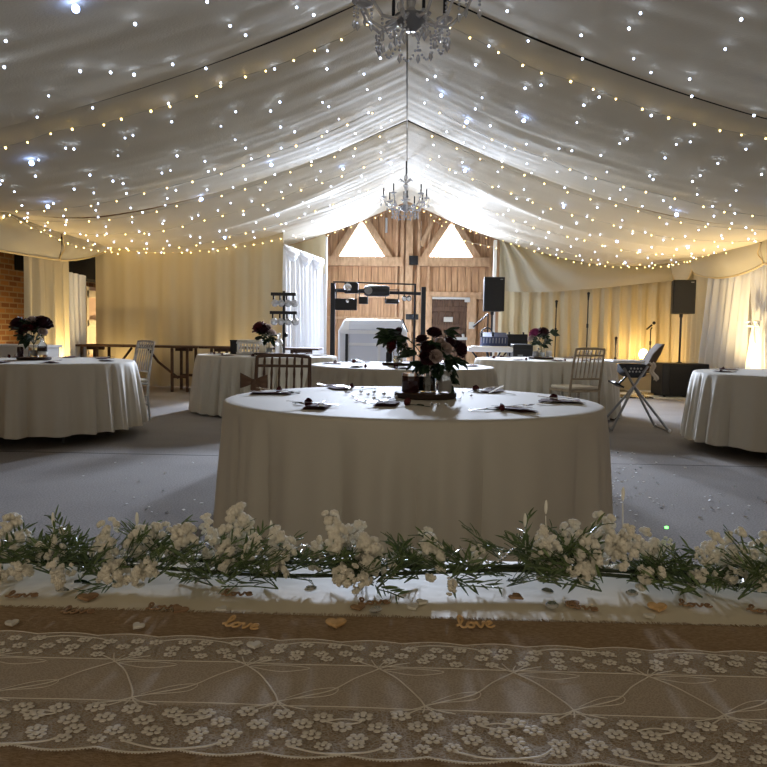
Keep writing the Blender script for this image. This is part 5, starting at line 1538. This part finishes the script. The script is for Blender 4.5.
for px, py, rz, lab, z in ((12, 624, .5, 'small white heart on the burlap at the far left', ZB_), (138, 627, -.4, 'small white heart on the burlap left of the golden love word', ZB_), (254, 646, .3, 'small white heart lying on the lace edge', ZL + .004), (413, 608, .4, 'small white heart on the cloth near the centre, left of a touching pair', ZC), (421.5, 603, -.5, 'small white heart on the cloth near the centre, right of a touching pair', ZC),
                           (650, 617, .2, 'small pale heart before the wooden heart at the right', ZC), (222, 610, .9, 'small grey-white heart at the burlap edge above the golden love word', ZC), (139, 586.5, .3, 'small dull white heart under the garland left of centre', ZC)):
    lay('heart_token', HW_, px, py, z + .0005, rz, lab, 'heart', (.08, 0))
for px, py, rz, lab, sc in ((88, 598, .4, 'brown wooden heart on the cloth behind the far left word', 1.1), (180, 610.5, -.4, 'brown wooden heart touching the askew love word at the left', .9), (358, 608, .3, 'golden brown heart left of the dark word near the centre', .8), (516, 597.5, .9, 'dark brown wooden heart on the cloth right of the burlap love word', .9), (573, 604, .2, 'brown wooden heart overlapping the word right of centre', .8)):
    lay('heart_token', HBD, px, py, ZC + .0005, rz, lab, 'heart', (.06, 0), sc)
BIGGEM = mesh_of('gem', MB().lathe([(0, 0), (.0085, .003), (.009, .005), (.006, .0075), (0, .0078)], 10), M_gem, 5)
for px, py, lab in ((62, 593.5, 'faceted oval gem on the cloth at the far left'), (311, 591.5, 'faceted gem under the garland left of centre'), (376, 613, 'faceted gem at the burlap edge near the centre'), (547, 594, 'faceted gem right of centre, the one nearer the garland'), (552, 608, 'faceted gem right of centre, the one nearer the burlap'), (632, 596, 'faceted gem on the cloth at the right')):
    lay('gem', BIGGEM, px, py, ZC, gg.uniform(0, 6), lab, 'gem', (.1, .1), .9)
lf = put('fallen_leaf', LEAF, atz(74, 583, ZC + .001) , -1.2, 'single dark fallen leaf on the cloth at the far left', 'leaf', None, (0, 0), .35)

# confetti on the carpet
cm = MB(); gc = random.Random(66)
for k in range(170):
    if k < 110: px, py = 615 + gc.gauss(0, 26), 484 + gc.gauss(0, 22)
    elif k < 140: px, py = 160 + gc.gauss(0, 40), 500 + gc.gauss(0, 30)
    else: px, py = 715 + gc.gauss(0, 40), 505 + gc.gauss(0, 12)
    if py < 440 or py > 560: continue
    q = atz(px, py, .004)
    s = gc.uniform(.006, .011); a = gc.uniform(0, 6)
    R3 = Matrix.Rotation(a, 3, 'Z') @ Matrix.Rotation(gc.uniform(-.7, .7), 3, 'X')
    cm.box((q.x, q.y, .006), (s * 2, s * 1.4, .001), R3)
o = obj('confetti_scatter', cm, M_confetti, smooth=0)
tag(o, 'tiny silver confetti scattered on the grey carpet around the front table', 'confetti', None, 'stuff')

# ------------------------------------------------------------------ light
def lamp(kind, name, loc, energy, col, rot=None, **k):
    d = bpy.data.lights.new(name, kind); d.energy = energy; d.color = lin(col)[:3]
    for a, v in k.items(): setattr(d, a, v)
    o = bpy.data.objects.new(name, d); COL.objects.link(o); o.location = loc
    if rot is not None: o.rotation_euler = rot
    return o
def aim(o, target):
    d = Vector(target) - Vector(o.location)
    o.rotation_mode = 'QUATERNION'; o.rotation_quaternion = d.to_track_quat('-Z', 'Y')
DAY = (220, 233, 255)
for n, (px, py) in enumerate(((362, 246), (451, 247)), 1):
    c = G(px, py)
    l = lamp('AREA', 'daylight', (c.x, YG - .09, c.z), DAYW, DAY, shape='DISK', size=.42, spread=radians(86))
    aim(l, (c.x * .5, 6, -2.4))
l = lamp('POINT', 'stage_lamp_light', UP[0], UPW * .12, (255, 220, 150), shadow_soft_size=.05)
for k_, (x, y, z) in enumerate(UP[1:]):
    l = lamp('SPOT', 'uplight_beam', (x, y, z), UPW * (2.6, 1.3, .4, 1.3, .16, .16)[k_], (255, 220, 156), spot_size=radians(140), spot_blend=.9, shadow_soft_size=.06)  # first beams follow seen glows, the rest serve the added hidden uplighters
    l.rotation_euler = (pi, 0, 0)
w = bpy.data.worlds.new('world'); SC.world = w; w.use_nodes = True
bg = w.node_tree.nodes['Background']
bg.inputs['Color'].default_value = lin((255, 236, 206)); bg.inputs['Strength'].default_value = AMB
SC.view_settings.view_transform = 'Standard'
SC.view_settings.look = 'None'
SC.view_settings.gamma = 1
SC.view_settings.use_curve_mapping = False
SC.view_settings.exposure = EXPO
SC.cycles.use_denoising = True
SC.cycles.max_bounces = 7
SC.cycles.diffuse_bounces = 4
SC.cycles.glossy_bounces = 3
SC.cycles.transmission_bounces = 6
SC.cycles.transparent_max_bounces = 12
SC.cycles.sample_clamp_indirect = 4
SC.cycles.caustics_reflective = False
SC.cycles.caustics_refractive = False
